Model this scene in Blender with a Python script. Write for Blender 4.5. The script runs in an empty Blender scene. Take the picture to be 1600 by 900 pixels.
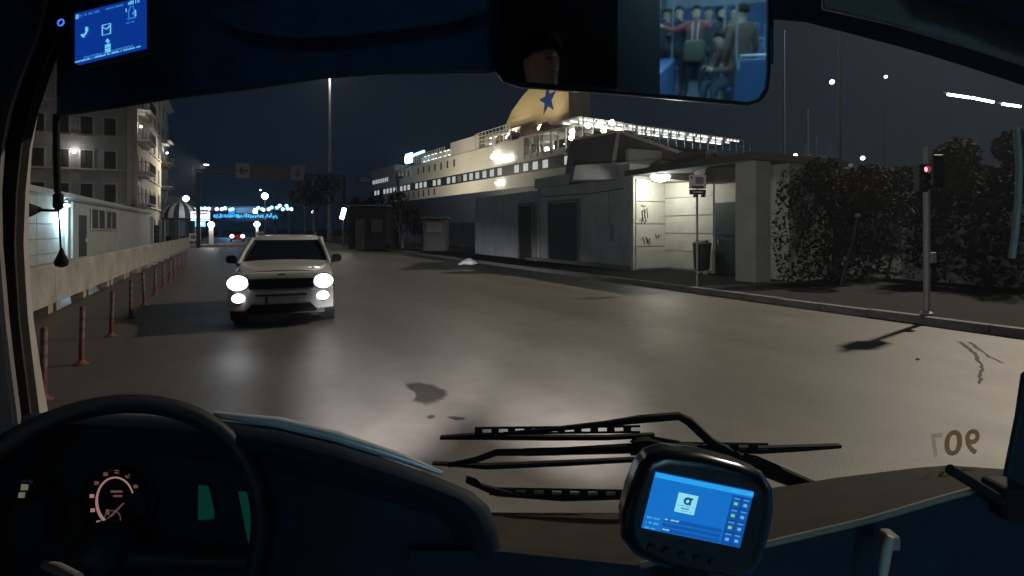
import bpy, bmesh, math, random
from math import radians, sin, cos, pi, atan2, sqrt
from mathutils import Vector, Matrix

rnd = random.Random(11)
sc = bpy.context.scene
COL = sc.collection

# ------------------------------------------------------------------ camera
F, CX, HY, CZ = 850.0, 800.0, 358.0, 1.78      # focal length in photo pixels, principal column, horizon row, eye height
cam_d = bpy.data.cameras.new('camera')
cam = bpy.data.objects.new('camera', cam_d)
COL.objects.link(cam)
cam_d.sensor_width = 36.0
cam_d.lens = 36.0 * F / 1600.0
cam_d.shift_y = -(450.0 - HY) / 1600.0
cam_d.clip_start = 0.02
cam_d.clip_end = 3000
cam.location = (0, 0, CZ)
cam.rotation_euler = (radians(90), 0, 0)
sc.camera = cam

# ------------------------------------------------------------------ night sky
world = bpy.data.worlds.new('World')
sc.world = world
world.use_nodes = True
wn, wl = world.node_tree.nodes, world.node_tree.links
bg = wn['Background']
sky = wn.new('ShaderNodeTexSky')
sky.sky_type = 'NISHITA'
sky.sun_disc = False
sky.sun_elevation = radians(-4.5)
sky.sun_rotation = radians(75)
wl.new(sky.outputs[0], bg.inputs[0])
bg.inputs[1].default_value = 0.10
glow = wn.new('ShaderNodeBackground')                # the even blue-grey glow of a night sky over a town
glow.inputs[0].default_value = (0.16, 0.48, 1.0, 1)
glow.inputs[1].default_value = 0.013
addw = wn.new('ShaderNodeAddShader')
wl.new(bg.outputs[0], addw.inputs[0]); wl.new(glow.outputs[0], addw.inputs[1])
wl.new(addw.outputs[0], wn['World Output'].inputs['Surface'])

# faint moonlight (the night's sun lamp)
sun_d = bpy.data.lights.new('moon', 'SUN')
sun_d.energy = 0.012
sun_d.angle = radians(0.5)
sun_d.color = (0.75, 0.85, 1.0)
sun = bpy.data.objects.new('moon', sun_d)
sun.rotation_euler = (radians(40), 0, radians(75))
COL.objects.link(sun)

# ------------------------------------------------------------------ render settings
sc.view_settings.view_transform = 'Standard'
sc.view_settings.look = 'None'
sc.view_settings.exposure = 0.0
sc.view_settings.gamma = 1.0
sc.view_settings.use_curve_mapping = False
sc.render.engine = 'CYCLES'
cy = sc.cycles
cy.use_denoising = True
cy.max_bounces = 6
cy.diffuse_bounces = 3
cy.glossy_bounces = 4
cy.transparent_max_bounces = 16
cy.sample_clamp_indirect = 2.0
cy.caustics_reflective = False
cy.caustics_refractive = False
cy.use_adaptive_sampling = True
cy.adaptive_threshold = 0.01

# ------------------------------------------------------------------ helpers
def W(px, py, Y):
    return Vector(((px - CX) / F * Y, Y, CZ - (py - HY) / F * Y))

A = radians(27.2)                                 # the road runs 27 degrees to the left of the bus
SA, CA = sin(A), cos(A)
def R(u, v, z=0.0):                               # u along the road, v to its right
    return Vector((-SA * u + CA * v, CA * u + SA * v, z))

def uv_of(px, Y):
    X = (px - CX) / F * Y
    return (-SA * X + CA * Y, CA * X + SA * Y)

class MB:
    def __init__(s):
        s.v, s.f = [], []
    def add(s, vs, fs):
        b = len(s.v)
        s.v += [Vector(p) for p in vs]
        s.f += [tuple(i + b for i in f) for f in fs]
        return s
    def box(s, c, d, M=None):
        x, y, z = d[0] / 2, d[1] / 2, d[2] / 2
        vs = [Vector((i, j, k)) for k in (-z, z) for j in (-y, y) for i in (-x, x)]
        if M is not None:
            vs = [M @ p for p in vs]
        vs = [p + Vector(c) for p in vs]
        return s.add(vs, [(0, 2, 3, 1), (4, 5, 7, 6), (0, 1, 5, 4), (2, 6, 7, 3), (0, 4, 6, 2), (1, 3, 7, 5)])
    def prism(s, poly, off):
        n = len(poly); off = Vector(off)
        vs = [Vector(p) for p in poly] + [Vector(p) + off for p in poly]
        fs = [tuple(range(n - 1, -1, -1)), tuple(range(n, 2 * n))]
        fs += [(i, (i + 1) % n, n + (i + 1) % n, n + i) for i in range(n)]
        return s.add(vs, fs)
    def loft(s, rings, closed=True, caps=True):
        n = len(rings[0]); vs = [p for r in rings for p in r]; fs = []
        m = n if closed else n - 1
        for k in range(len(rings) - 1):
            for i in range(m):
                j = (i + 1) % n
                fs.append((k * n + i, k * n + j, (k + 1) * n + j, (k + 1) * n + i))
        if caps and closed:
            fs.append(tuple(range(n - 1, -1, -1)))
            fs.append(tuple((len(rings) - 1) * n + i for i in range(n)))
        return s.add(vs, fs)
    def tube(s, pts, r, n=8, caps=True, closed=False):
        pts = [Vector(p) for p in pts]
        rings = []; N = len(pts); ref = None
        for i, p in enumerate(pts):
            a = pts[(i - 1) % N] if (closed or i > 0) else p
            b = pts[(i + 1) % N] if (closed or i < N - 1) else p
            t = (b - a).normalized()
            if ref is None:
                ref = Vector((0, 0, 1)) if abs(t.z) < 0.9 else Vector((1, 0, 0))
            x = (ref - t * ref.dot(t)).normalized(); ref = x
            y = t.cross(x)
            rr = r[i] if isinstance(r, (list, tuple)) else r
            rings.append([p + x * (rr * cos(2 * pi * k / n)) + y * (rr * sin(2 * pi * k / n)) for k in range(n)])
        if closed:
            rings.append(rings[0])
            return s.loft(rings, True, False)
        return s.loft(rings, True, caps)
    def lathe(s, prof, n=20, c=(0, 0, 0), M=None, ring=False):
        rings = []
        hollow = ring
        if ring: prof = list(prof) + [prof[0]]
        for r, z in prof:
            ring = [Vector((max(r, 1e-4) * cos(2 * pi * k / n), max(r, 1e-4) * sin(2 * pi * k / n), z)) for k in range(n)]
            if M is not None:
                ring = [M @ p for p in ring]
            rings.append([p + Vector(c) for p in ring])
        return s.loft(rings, True, not hollow)
    def quad(s, a, b, c, d):
        return s.add([a, b, c, d], [(0, 1, 2, 3)])
    def mesh(s, name):
        me = bpy.data.meshes.new(name)
        me.from_pydata([tuple(p) for p in s.v], [], s.f)
        bm = bmesh.new(); bm.from_mesh(me)
        bmesh.ops.recalc_face_normals(bm, faces=bm.faces)
        bm.to_mesh(me); bm.free()
        return me
    def build(s, name, m, parent=None, smooth=None, bevel=0.0, seg=2):
        me = s.mesh(name)
        return link(name, me, m, parent, smooth, bevel, seg)

def link(name, me, m, parent=None, smooth=None, bevel=0.0, seg=2):
    if m is not None:
        me.materials.append(m)
    if smooth is not None:
        for p in me.polygons:
            p.use_smooth = True
        me.set_sharp_from_angle(angle=radians(smooth))
    o = bpy.data.objects.new(name, me)
    COL.objects.link(o)
    if parent is not None:
        o.parent = parent
    if bevel:
        b = o.modifiers.new('bevel', 'BEVEL')
        b.width = bevel; b.segments = seg; b.limit_method = 'ANGLE'; b.angle_limit = radians(35)
    return o

def tag(o, label=None, cat=None, group=None, kind=None):
    if label: o['label'] = label
    if cat: o['category'] = cat
    if group: o['group'] = group
    if kind: o['kind'] = kind
    return o

def empty(name, loc=(0, 0, 0), rz=0.0):
    o = bpy.data.objects.new(name, None)
    o.location = loc; o.rotation_euler = (0, 0, rz)
    o.empty_display_size = 0.1
    COL.objects.link(o)
    return o

def thing(name, label, cat, loc=(0, 0, 0), rz=0.0, group=None):
    return tag(empty(name, loc, rz), label, cat, group)

def part(name, me, m, parent, loc=(0, 0, 0), rz=0.0, smooth=None):
    """a piece that shares mesh data with its like"""
    if m is not None and not me.materials:
        me.materials.append(m)
        if smooth is not None:
            for p in me.polygons: p.use_smooth = True
            me.set_sharp_from_angle(angle=radians(smooth))
    o = bpy.data.objects.new(name, me)
    o.location = loc; o.rotation_euler = (0, 0, rz)
    o.parent = parent
    COL.objects.link(o)
    return o

def light(kind, loc, energy, color, target=None, size=0.2, spot=None, blend=0.4, parent=None, name='lamp_light'):
    d = bpy.data.lights.new(name, kind)
    d.energy = energy; d.color = color
    if kind in ('POINT', 'SPOT'):
        d.shadow_soft_size = size
    if kind == 'AREA':
        d.size = size
    if spot:
        d.spot_size = radians(spot); d.spot_blend = blend
    o = bpy.data.objects.new(name, d)
    o.location = loc
    if target is not None:
        o.rotation_euler = (Vector(target) - Vector(loc)).to_track_quat('-Z', 'Y').to_euler()
    COL.objects.link(o)
    if parent is not None:
        o.parent = parent
    return o

# ------------------------------------------------------------------ materials
MATS = {}
def mat(name, col, rough=0.6, metal=0.0, var=0.2, scale=6.0, bump=0.0, bscale=60.0, spec=0.5, coat=0.0, rvar=0.1, stretch=None):
    m = bpy.data.materials.new(name); m.use_nodes = True
    nt = m.node_tree; b = nt.nodes['Principled BSDF']
    tc = nt.nodes.new('ShaderNodeTexCoord'); mp = nt.nodes.new('ShaderNodeMapping')
    nt.links.new(tc.outputs['Object'], mp.inputs[0])
    if stretch: mp.inputs['Scale'].default_value = stretch
    no = nt.nodes.new('ShaderNodeTexNoise'); no.inputs['Scale'].default_value = scale
    no.inputs['Detail'].default_value = 6.0; no.inputs['Roughness'].default_value = 0.65
    nt.links.new(mp.outputs[0], no.inputs['Vector'])
    cr = nt.nodes.new('ShaderNodeValToRGB')
    cr.color_ramp.elements[0].position = 0.3; cr.color_ramp.elements[1].position = 0.72
    cr.color_ramp.elements[0].color = tuple(c * (1 - var) for c in col) + (1,)
    cr.color_ramp.elements[1].color = tuple(min(1, c * (1 + var)) for c in col) + (1,)
    nt.links.new(no.outputs['Fac'], cr.inputs[0])
    nt.links.new(cr.outputs[0], b.inputs['Base Color'])
    mr = nt.nodes.new('ShaderNodeMapRange')
    mr.inputs['To Min'].default_value = max(0.02, rough - rvar); mr.inputs['To Max'].default_value = min(1, rough + rvar)
    nt.links.new(no.outputs['Fac'], mr.inputs['Value'])
    nt.links.new(mr.outputs[0], b.inputs['Roughness'])
    b.inputs['Metallic'].default_value = metal
    b.inputs['Specular IOR Level'].default_value = spec
    if coat: b.inputs['Coat Weight'].default_value = coat
    if bump:
        n2 = nt.nodes.new('ShaderNodeTexNoise'); n2.inputs['Scale'].default_value = bscale; n2.inputs['Detail'].default_value = 4
        nt.links.new(mp.outputs[0], n2.inputs['Vector'])
        bp = nt.nodes.new('ShaderNodeBump'); bp.inputs['Strength'].default_value = bump; bp.inputs['Distance'].default_value = 0.02
        nt.links.new(n2.outputs['Fac'], bp.inputs['Height'])
        nt.links.new(bp.outputs[0], b.inputs['Normal'])
    MATS[name] = m
    return m

def emit(name, col, strength, sample=False, base=(0.02, 0.02, 0.02)):
    m = bpy.data.materials.new(name); m.use_nodes = True
    b = m.node_tree.nodes['Principled BSDF']
    b.inputs['Base Color'].default_value = base + (1,)
    b.inputs['Roughness'].default_value = 0.5
    b.inputs['Emission Color'].default_value = col + (1,)
    b.inputs['Emission Strength'].default_value = strength
    if not sample:
        m.cycles.emission_sampling = 'NONE'
    MATS[name] = m
    return m

def srgb(r, g, b):
    f = lambda c: (c / 255 / 12.92) if c / 255 <= 0.04045 else ((c / 255 + 0.055) / 1.055) ** 2.4
    return (f(r), f(g), f(b))

M = MATS
# street
mat('dirt', (0.05, 0.047, 0.042), 0.9, scale=0.5, bump=0.3)
mat('pavement', (0.014, 0.0145, 0.017), 0.9, spec=0.12, scale=2.5, var=0.3, bump=0.25, bscale=40)
mat('kerb', (0.16, 0.15, 0.14), 0.8, scale=5, var=0.35, bump=0.3)
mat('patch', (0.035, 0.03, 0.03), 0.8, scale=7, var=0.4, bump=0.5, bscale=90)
mat('concrete', (0.36, 0.34, 0.3), 0.85, scale=1.6, var=0.34, bump=0.25, bscale=25)
mat('wall_pale', (0.42, 0.43, 0.42), 0.75, scale=1.2, var=0.14, bump=0.12, bscale=20)
mat('wall_grey', (0.4, 0.41, 0.42), 0.85, scale=0.9, var=0.22, bump=0.2, bscale=14)
mat('kiosk_cream', (0.5, 0.5, 0.44), 0.7, scale=1.4, var=0.14, bump=0.1)
mat('kiosk_roof', (0.09, 0.09, 0.095), 0.85, scale=0.7, var=0.3)
mat('kiosk_beige', (0.2, 0.18, 0.15), 0.85, scale=0.9, var=0.25)
mat('door_green', (0.012, 0.03, 0.03), 0.6, scale=2, var=0.3)
mat('steel', (0.33, 0.33, 0.34), 0.45, 0.7, scale=9, var=0.2)
mat('steel_dark', (0.05, 0.05, 0.055), 0.6, 0.3, scale=6, var=0.3)
mat('galv', (0.3, 0.3, 0.31), 0.6, 0.3, scale=3, var=0.2)
mat('stucco', (0.34, 0.33, 0.31), 0.9, scale=0.35, var=0.22, bump=0.15, bscale=6)
mat('stucco_trim', (0.46, 0.43, 0.38), 0.9, scale=0.7, var=0.15)
mat('shutter', (0.035, 0.032, 0.03), 0.8, scale=1.0, var=0.35)
mat('foliage', (0.022, 0.024, 0.022), 0.9, spec=0.08, scale=1.3, var=0.5)
mat('foliage_dry', (0.06, 0.048, 0.036), 0.9, spec=0.08, scale=1.1, var=0.5)
mat('bark', (0.08, 0.065, 0.05), 0.9, scale=5, var=0.35, bump=0.5)
mat('red_plastic', (0.19, 0.06, 0.05), 0.55, scale=9, var=0.3)
mat('white_tape', (0.19, 0.18, 0.175), 0.45, scale=18, var=0.2)
mat('bin', (0.045, 0.038, 0.032), 0.6, scale=7, var=0.4)
mat('sign_white', (0.8, 0.78, 0.75), 0.5, scale=20, var=0.06)
mat('sign_red', (0.09, 0.025, 0.025), 0.5, scale=20, var=0.1)
mat('sign_dark', (0.03, 0.03, 0.035), 0.5, var=0.2)
mat('graffiti', (0.01, 0.01, 0.012), 0.6, var=0.3)
mat('white_bag', (0.55, 0.55, 0.55), 0.5, scale=12, var=0.15)
# ship
mat('ship_white', (0.64, 0.61, 0.53), 0.6, scale=0.12, var=0.1)
mat('ship_hull', (0.012, 0.016, 0.03), 0.5, scale=0.1, var=0.3)
mat('ship_dark', (0.02, 0.024, 0.027), 0.5, scale=0.4, var=0.3)
mat('funnel', (0.66, 0.53, 0.3), 0.6, scale=0.15, var=0.12)
mat('star_blue', (0.01, 0.05, 0.25), 0.5, scale=1, var=0.1)
mat('lifeboat', (0.33, 0.17, 0.1), 0.6, scale=0.6, var=0.2)
# car
mat('car_paint', (0.62, 0.61, 0.6), 0.3, scale=2, var=0.04, coat=0.6, rvar=0.05)
mat('black_plastic', (0.012, 0.012, 0.013), 0.5, scale=12, var=0.3)
mat('car_glass', (0.012, 0.014, 0.017), 0.12, scale=2, var=0.2, rvar=0.04)
mat('tyre', (0.015, 0.015, 0.015), 0.85, scale=15, var=0.3)
mat('alloy', (0.4, 0.4, 0.41), 0.35, 0.9, scale=10, var=0.1)
mat('plate', (0.5, 0.5, 0.5), 0.5, scale=30, var=0.08)
# bus
mat('cab_black', (0.01, 0.018, 0.032), 0.7, spec=0.25, scale=25, var=0.3, bump=0.05, bscale=400)
mat('cab_navy', (0.008, 0.05, 0.105), 0.7, spec=0.25, scale=18, var=0.3, bump=0.05, bscale=300)
mat('cab_moulding', (0.02, 0.06, 0.12), 0.7, spec=0.25, scale=16, var=0.3)
mat('cab_grey', (0.2, 0.185, 0.18), 0.75, scale=16, var=0.2, bump=0.08, bscale=300)
mat('dash_top', (0.052, 0.048, 0.04), 0.85, spec=0.12, scale=14, var=0.25, bump=0.12, bscale=260)
mat('wheel_black', (0.01, 0.011, 0.016), 0.55, spec=0.3, scale=30, var=0.3)
mat('lip_highlight', (0.2, 0.18, 0.14), 0.6, scale=14, var=0.15)
mat('glint_trim', (0.6, 0.6, 0.62), 0.35, 0.25, scale=12, var=0.15)
mat('pillar_trim', (0.36, 0.33, 0.29), 0.65, scale=10, var=0.12)
mat('rubber', (0.01, 0.01, 0.011), 0.75, spec=0.2, scale=30, var=0.3)
mat('glossy_black', (0.006, 0.009, 0.014), 0.25, scale=15, var=0.3, rvar=0.05)
mat('chrome', (0.7, 0.7, 0.72), 0.2, 1.0, scale=10, var=0.05, rvar=0.05)
mat('bus_floor', (0.16, 0.18, 0.2), 0.6, scale=30, var=0.25)
mat('bus_wall', (0.4, 0.46, 0.5), 0.6, scale=3, var=0.08)
mat('bus_blue', (0.03, 0.08, 0.18), 0.55, scale=8, var=0.15)
mat('bus_shell', (0.35, 0.36, 0.38), 0.4, scale=3, var=0.08)
mat('bus_ceiling', (0.55, 0.58, 0.6), 0.7, scale=3, var=0.06)
mat('rail', (0.45, 0.47, 0.5), 0.35, 0.6, scale=10, var=0.1)
mat('decal', (0.05, 0.035, 0.015), 0.7, scale=20, var=0.2)

def road_material():
    m = bpy.data.materials.new('road_asphalt'); m.use_nodes = True
    nt = m.node_tree; b = nt.nodes['Principled BSDF']
    tc = nt.nodes.new('ShaderNodeTexCoord')
    def noise(scale, detail=6, rough=0.6, stretch=None):
        mp = nt.nodes.new('ShaderNodeMapping'); nt.links.new(tc.outputs['Object'], mp.inputs[0])
        if stretch: mp.inputs['Scale'].default_value = stretch
        n = nt.nodes.new('ShaderNodeTexNoise'); n.inputs['Scale'].default_value = scale
        n.inputs['Detail'].default_value = detail; n.inputs['Roughness'].default_value = rough
        nt.links.new(mp.outputs[0], n.inputs['Vector'])
        return n.outputs['Fac']
    def ramp(src, a, ca, c, cc):
        r = nt.nodes.new('ShaderNodeValToRGB'); e = r.color_ramp.elements
        e[0].position, e[0].color = a, ca + (1,); e[1].position, e[1].color = c, cc + (1,)
        nt.links.new(src, r.inputs[0]); return r.outputs[0]
    def mix(kind, fac, a, c):
        x = nt.nodes.new('ShaderNodeMix'); x.data_type = 'RGBA'; x.blend_type = kind
        x.inputs[0].default_value = fac
        nt.links.new(a, x.inputs[6]); nt.links.new(c, x.inputs[7]); return x.outputs[2]
    big = ramp(noise(0.22, 5, 0.6, (1.0, 0.35, 1)), 0.3, (0.118, 0.106, 0.086), 0.7, (0.178, 0.161, 0.131))
    lanes = ramp(noise(0.9, 4, 0.5, (1.0, 0.05, 1)), 0.35, (0.82, 0.82, 0.82), 0.65, (1.0, 1.0, 1.0))
    mid = ramp(noise(2.6, 9, 0.75), 0.28, (0.66, 0.66, 0.67), 0.64, (1.0, 1.0, 1.0))
    grit = ramp(noise(70, 3, 0.6), 0.3, (0.8, 0.8, 0.8), 0.7, (1.0, 1.0, 1.0))
    sx_ = nt.nodes.new('ShaderNodeSeparateXYZ'); nt.links.new(tc.outputs['Object'], sx_.inputs[0])
    wob = nt.nodes.new('ShaderNodeMath'); wob.operation = 'MULTIPLY_ADD'; wob.inputs[1].default_value = 3.0
    nt.links.new(noise(0.35, 5), wob.inputs[0]); nt.links.new(sx_.outputs['X'], wob.inputs[2])
    mrx = nt.nodes.new('ShaderNodeMapRange'); mrx.inputs['From Min'].default_value = -1.0; mrx.inputs['From Max'].default_value = 5.5
    nt.links.new(wob.outputs[0], mrx.inputs['Value'])
    side = ramp(mrx.outputs[0], 0.0, (0.72, 0.70, 0.76), 1.0, (1.0, 1.0, 1.0))       # road colour darker towards the barrier
    big = mix('MULTIPLY', 1.0, big, side)
    c = mix('MULTIPLY', 1.0, big, lanes); c = mix('MULTIPLY', 1.0, c, mid); c = mix('MULTIPLY', 1.0, c, grit)
    nt.links.new(c, b.inputs['Base Color'])
    mr = nt.nodes.new('ShaderNodeMapRange'); mr.inputs['To Min'].default_value = 0.4; mr.inputs['To Max'].default_value = 0.66
    nt.links.new(noise(0.7, 4), mr.inputs['Value']); nt.links.new(mr.outputs[0], b.inputs['Roughness'])
    bp = nt.nodes.new('ShaderNodeBump'); bp.inputs['Strength'].default_value = 0.2; bp.inputs['Distance'].default_value = 0.012
    nt.links.new(noise(45, 3), bp.inputs['Height']); nt.links.new(bp.outputs[0], b.inputs['Normal'])
    MATS['road'] = m
road_material()

# lights and lit surfaces
emit('lamp_white', (1.0, 0.97, 0.9), 14)
emit('lamp_cold', (0.8, 0.95, 1.0), 16)
emit('lamp_warm', (1.0, 0.82, 0.55), 12)
emit('head_lamp', (0.97, 0.97, 1.0), 4.5, sample=True)
emit('blue_bulb', (0.2, 0.6, 1.0), 5.0)
emit('white_bulb', (0.75, 0.9, 1.0), 4.0)
emit('led_text', (0.06, 0.42, 0.8), 1.6)
emit('led_blue', (0.02, 0.22, 0.75), 1.2)
emit('red_lamp', (1.0, 0.16, 0.2), 5.0)
emit('red_glow', (1.0, 0.05, 0.05), 0.9)
emit('tail_lamp', (1.0, 0.55, 0.6), 6.0)
emit('window_lit', (0.85, 0.9, 0.85), 0.55)
emit('window_dim', (0.8, 0.75, 0.55), 0.12)
emit('ship_tube', (0.95, 0.98, 0.95), 2.6)
emit('ship_flood', (1.0, 0.98, 0.9), 12)
emit('ship_neon', (0.3, 0.65, 1.0), 5)
emit('screen_blue', srgb(8, 50, 140), 1.0)
emit('screen_icon', srgb(110, 200, 245), 1.0)
emit('screen_icon_dim', srgb(50, 120, 200), 1.0)
emit('term_blue', srgb(14, 108, 196), 1.0)
emit('term_bar', srgb(40, 160, 235), 1.0)
emit('term_dark', srgb(10, 62, 140), 1.0)
emit('term_field', srgb(10, 80, 165), 1.0)
emit('term_white', srgb(140, 220, 240), 1.0)
emit('term_text', srgb(90, 180, 235), 1.0)
emit('term_green', srgb(120, 200, 130), 1.0)
emit('term_logo', srgb(10, 70, 110), 1.0)
emit('gauge', (1.0, 0.55, 0.5), 0.3)
emit('gauge_dim', (1.0, 0.5, 0.4), 0.10)
emit('gauge_red', (0.6, 0.03, 0.03), 0.12)
emit('green_panel', srgb(2, 42, 31), 1.0)
emit('switch_lit', (0.75, 0.7, 0.45), 0.16)
emit('ring_blue', (0.05, 0.2, 1.0), 1.1)
emit('bus_tube', (0.40, 0.78, 1.0), 22.0, sample=True)

gm = bpy.data.materials.new('windscreen_glass'); gm.use_nodes = True
gnt = gm.node_tree
gnt.nodes.remove(gnt.nodes['Principled BSDF'])
gt = gnt.nodes.new('ShaderNodeBsdfTransparent'); gt.inputs[0].default_value = (0.93, 0.95, 0.96, 1)
gnt.links.new(gt.outputs[0], gnt.nodes['Material Output'].inputs['Surface'])
MATS['windscreen_glass'] = gm
mm = bpy.data.materials.new('mirror_silver'); mm.use_nodes = True
mb_ = mm.node_tree.nodes['Principled BSDF']
mb_.inputs['Metallic'].default_value = 1.0; mb_.inputs['Roughness'].default_value = 0.027
mb_.inputs['Base Color'].default_value = (0.72, 0.76, 0.78, 1)
MATS['mirror_silver'] = mm

# ================================================================== GROUND, ROAD, PAVEMENTS
g = MB().box((0, 0, -0.25), (2400, 2400, 0.5))
tag(g.build('ground', M['dirt']), kind='structure')
road = empty('road', (0, 0, 0), A); tag(road, kind='structure')
ro = MB().add([(-4.6, -40, 0.004), (11.4, -40, 0.004), (11.4, 300, 0.004), (-4.6, 300, 0.004)], [(0, 1, 2, 3)]).build('road_surface', M['road'], road)

def blob(pts, z, n=60, jitter=0.08, seed=1):
    """an irregular flat patch outline (in road coordinates) from control points"""
    rr = random.Random(seed); out = []
    m = len(pts)
    for i in range(n):
        t = i / n * m; k = int(t); f = t - k
        p0, p1, p2, p3 = (pts[(k + j - 1) % m] for j in range(4))
        q = []
        for c in (0, 1):
            q.append(0.5 * (2 * p1[c] + (p2[c] - p0[c]) * f + (2 * p0[c] - 5 * p1[c] + 4 * p2[c] - p3[c]) * f * f + (3 * p1[c] - p0[c] - 3 * p2[c] + p3[c]) * f ** 3))
        out.append((q[0] + rr.uniform(-jitter, jitter), q[1] + rr.uniform(-jitter, jitter)))
    return out
def gpt(px, py):                                     # a ground point seen at a photo pixel, in road coordinates (v, u)
    Y = CZ * F / (py - HY); X = (px - CX) / F * Y
    return (CA * X + SA * Y, -SA * X + CA * Y)
def stain_material(name, col, soft):
    m = bpy.data.materials.new(name); m.use_nodes = True; nt = m.node_tree; b = nt.nodes['Principled BSDF']
    b.inputs['Roughness'].default_value = 0.9; b.inputs['Specular IOR Level'].default_value = 0.05
    tc = nt.nodes.new('ShaderNodeTexCoord')
    no = nt.nodes.new('ShaderNodeTexNoise'); no.inputs['Scale'].default_value = 5.0; no.inputs['Detail'].default_value = 8; no.inputs['Roughness'].default_value = 0.75
    nt.links.new(tc.outputs['Object'], no.inputs['Vector'])
    cr = nt.nodes.new('ShaderNodeValToRGB'); cr.color_ramp.elements[0].color = tuple(c * 0.7 for c in col) + (1,); cr.color_ramp.elements[1].color = tuple(c * 1.3 for c in col) + (1,)
    nt.links.new(no.outputs['Fac'], cr.inputs[0]); nt.links.new(cr.outputs[0], b.inputs['Base Color'])
    at_ = nt.nodes.new('ShaderNodeAttribute'); at_.attribute_name = 'fade'
    ad = nt.nodes.new('ShaderNodeMath'); ad.operation = 'ADD'
    nt.links.new(at_.outputs['Fac'], ad.inputs[0]); nt.links.new(no.outputs['Fac'], ad.inputs[1])
    mr = nt.nodes.new('ShaderNodeMapRange'); mr.inputs['From Min'].default_value = 0.62; mr.inputs['From Max'].default_value = 0.62 + soft
    nt.links.new(ad.outputs[0], mr.inputs['Value']); nt.links.new(mr.outputs[0], b.inputs['Alpha'])
    MATS[name] = m
stain_material('stain_dark', (0.042, 0.036, 0.036), 0.3)
stain_material('stain_soft', (0.03, 0.025, 0.022), 0.55)
def ground_patch(name, pxs, m, seed, jit=0.03, z=0.008, n=60):
    m = M['stain_dark'] if name == 'repair_patch' else M['stain_soft']
    pts = [Vector(p) for p in blob([gpt(*p) for p in pxs], z, n, jit, seed)]
    c_ = sum(pts, Vector((0, 0))) / len(pts)
    vs, fd, fs_ = [], [], []
    for s_, f_ in ((1.25, 0.0), (1.0, 0.3), (0.7, 0.7), (0.3, 0.9)):
        for p in pts:
            q = c_ + (p - c_) * s_; vs.append((q.x, q.y, z)); fd.append(f_)
    N_ = len(pts)
    for k in range(3):
        for i in range(N_):
            j = (i + 1) % N_; fs_.append((k * N_ + i, k * N_ + j, (k + 1) * N_ + j, (k + 1) * N_ + i))
    fs_.append(tuple(3 * N_ + i for i in range(N_)))
    me = bpy.data.meshes.new(name); me.from_pydata(vs, [], fs_)
    at_ = me.attributes.new('fade', 'FLOAT', 'POINT'); at_.data.foreach_set('value', fd)
    return link(name, me, m, road)
ground_patch('oil_stain', [(634, 603), (652, 599), (676, 604), (697, 612), (690, 624), (668, 631), (648, 628), (650, 617)], M['patch'], 5, 0.01, n=44)
ground_patch('oil_stain', [(668, 652), (676, 650), (679, 653), (671, 656)], M['patch'], 6, 0.008, n=20)
ground_patch('oil_stain', [(698, 653), (708, 652), (726, 655), (716, 658), (706, 656)], M['patch'], 7, 0.008, n=24)
ground_patch('manhole_lid', [(1430, 562), (1434, 560), (1438, 562), (1434, 564)], M['patch'], 8, 0.004, n=16)
def branch_shadow(pxs, w, seed):  # thin dark strips that paint branch shadows onto the road
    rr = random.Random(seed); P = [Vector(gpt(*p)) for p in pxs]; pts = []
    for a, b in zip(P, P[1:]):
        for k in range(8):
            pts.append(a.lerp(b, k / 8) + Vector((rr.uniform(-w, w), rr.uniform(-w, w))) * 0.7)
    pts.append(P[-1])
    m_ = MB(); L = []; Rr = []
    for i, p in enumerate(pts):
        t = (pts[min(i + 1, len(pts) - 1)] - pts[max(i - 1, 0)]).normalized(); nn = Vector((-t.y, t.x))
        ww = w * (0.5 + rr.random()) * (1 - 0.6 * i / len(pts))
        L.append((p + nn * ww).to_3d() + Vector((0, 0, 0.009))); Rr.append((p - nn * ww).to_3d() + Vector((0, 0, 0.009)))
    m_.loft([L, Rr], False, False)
    m_.build('branch_shadow_strip', M['patch'], road)
branch_shadow([(1500, 535), (1522, 552), (1535, 575), (1530, 600)], 0.025, 2)
branch_shadow([(1515, 535), (1545, 558), (1568, 568)], 0.022, 3)

# right-hand pavement with its kerb stones
pav = empty('pavement', (0, 0, 0), A); tag(pav, kind='structure')
MB().box((26.6, 40, 0.07), (30.0, 120, 0.14)).build('pavement_slab', M['pavement'], pav)
ks = MB().box((0, 0, 0), (0.2, 0.98, 0.15)).mesh('kerb_stone')
for k in range(60):
    u = -6 + k * 1.0
    o = part('kerb_stone', ks, M['kerb'], pav, (11.5 + rnd.uniform(-0.012, 0.012), u, 0.078 + rnd.uniform(-0.008, 0.008)), rnd.uniform(-0.006, 0.006))
# left verge behind the concrete barrier
lv = empty('left_verge', (0, 0, 0), A); tag(lv, kind='structure')
MB().box((-10.6, 80, 0.05), (12.0, 260, 0.1)).build('verge_slab', M['pavement'], lv)
# pale traffic island at the junction ahead
isl = empty('traffic_island', R(62, -1.2), A); tag(isl, kind='structure')
MB().loft([[Vector((x * s, y * s, z)) for x, y in [(-2.6, -0.7), (2.2, -0.8), (2.8, 0), (2.2, 0.9), (-2.6, 0.8), (-3, 0)]] for s, z in ((1, 0.0), (1, 0.22), (0.95, 0.28))], True, True).build('island_kerb', M['concrete'], isl, bevel=0.03)

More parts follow.
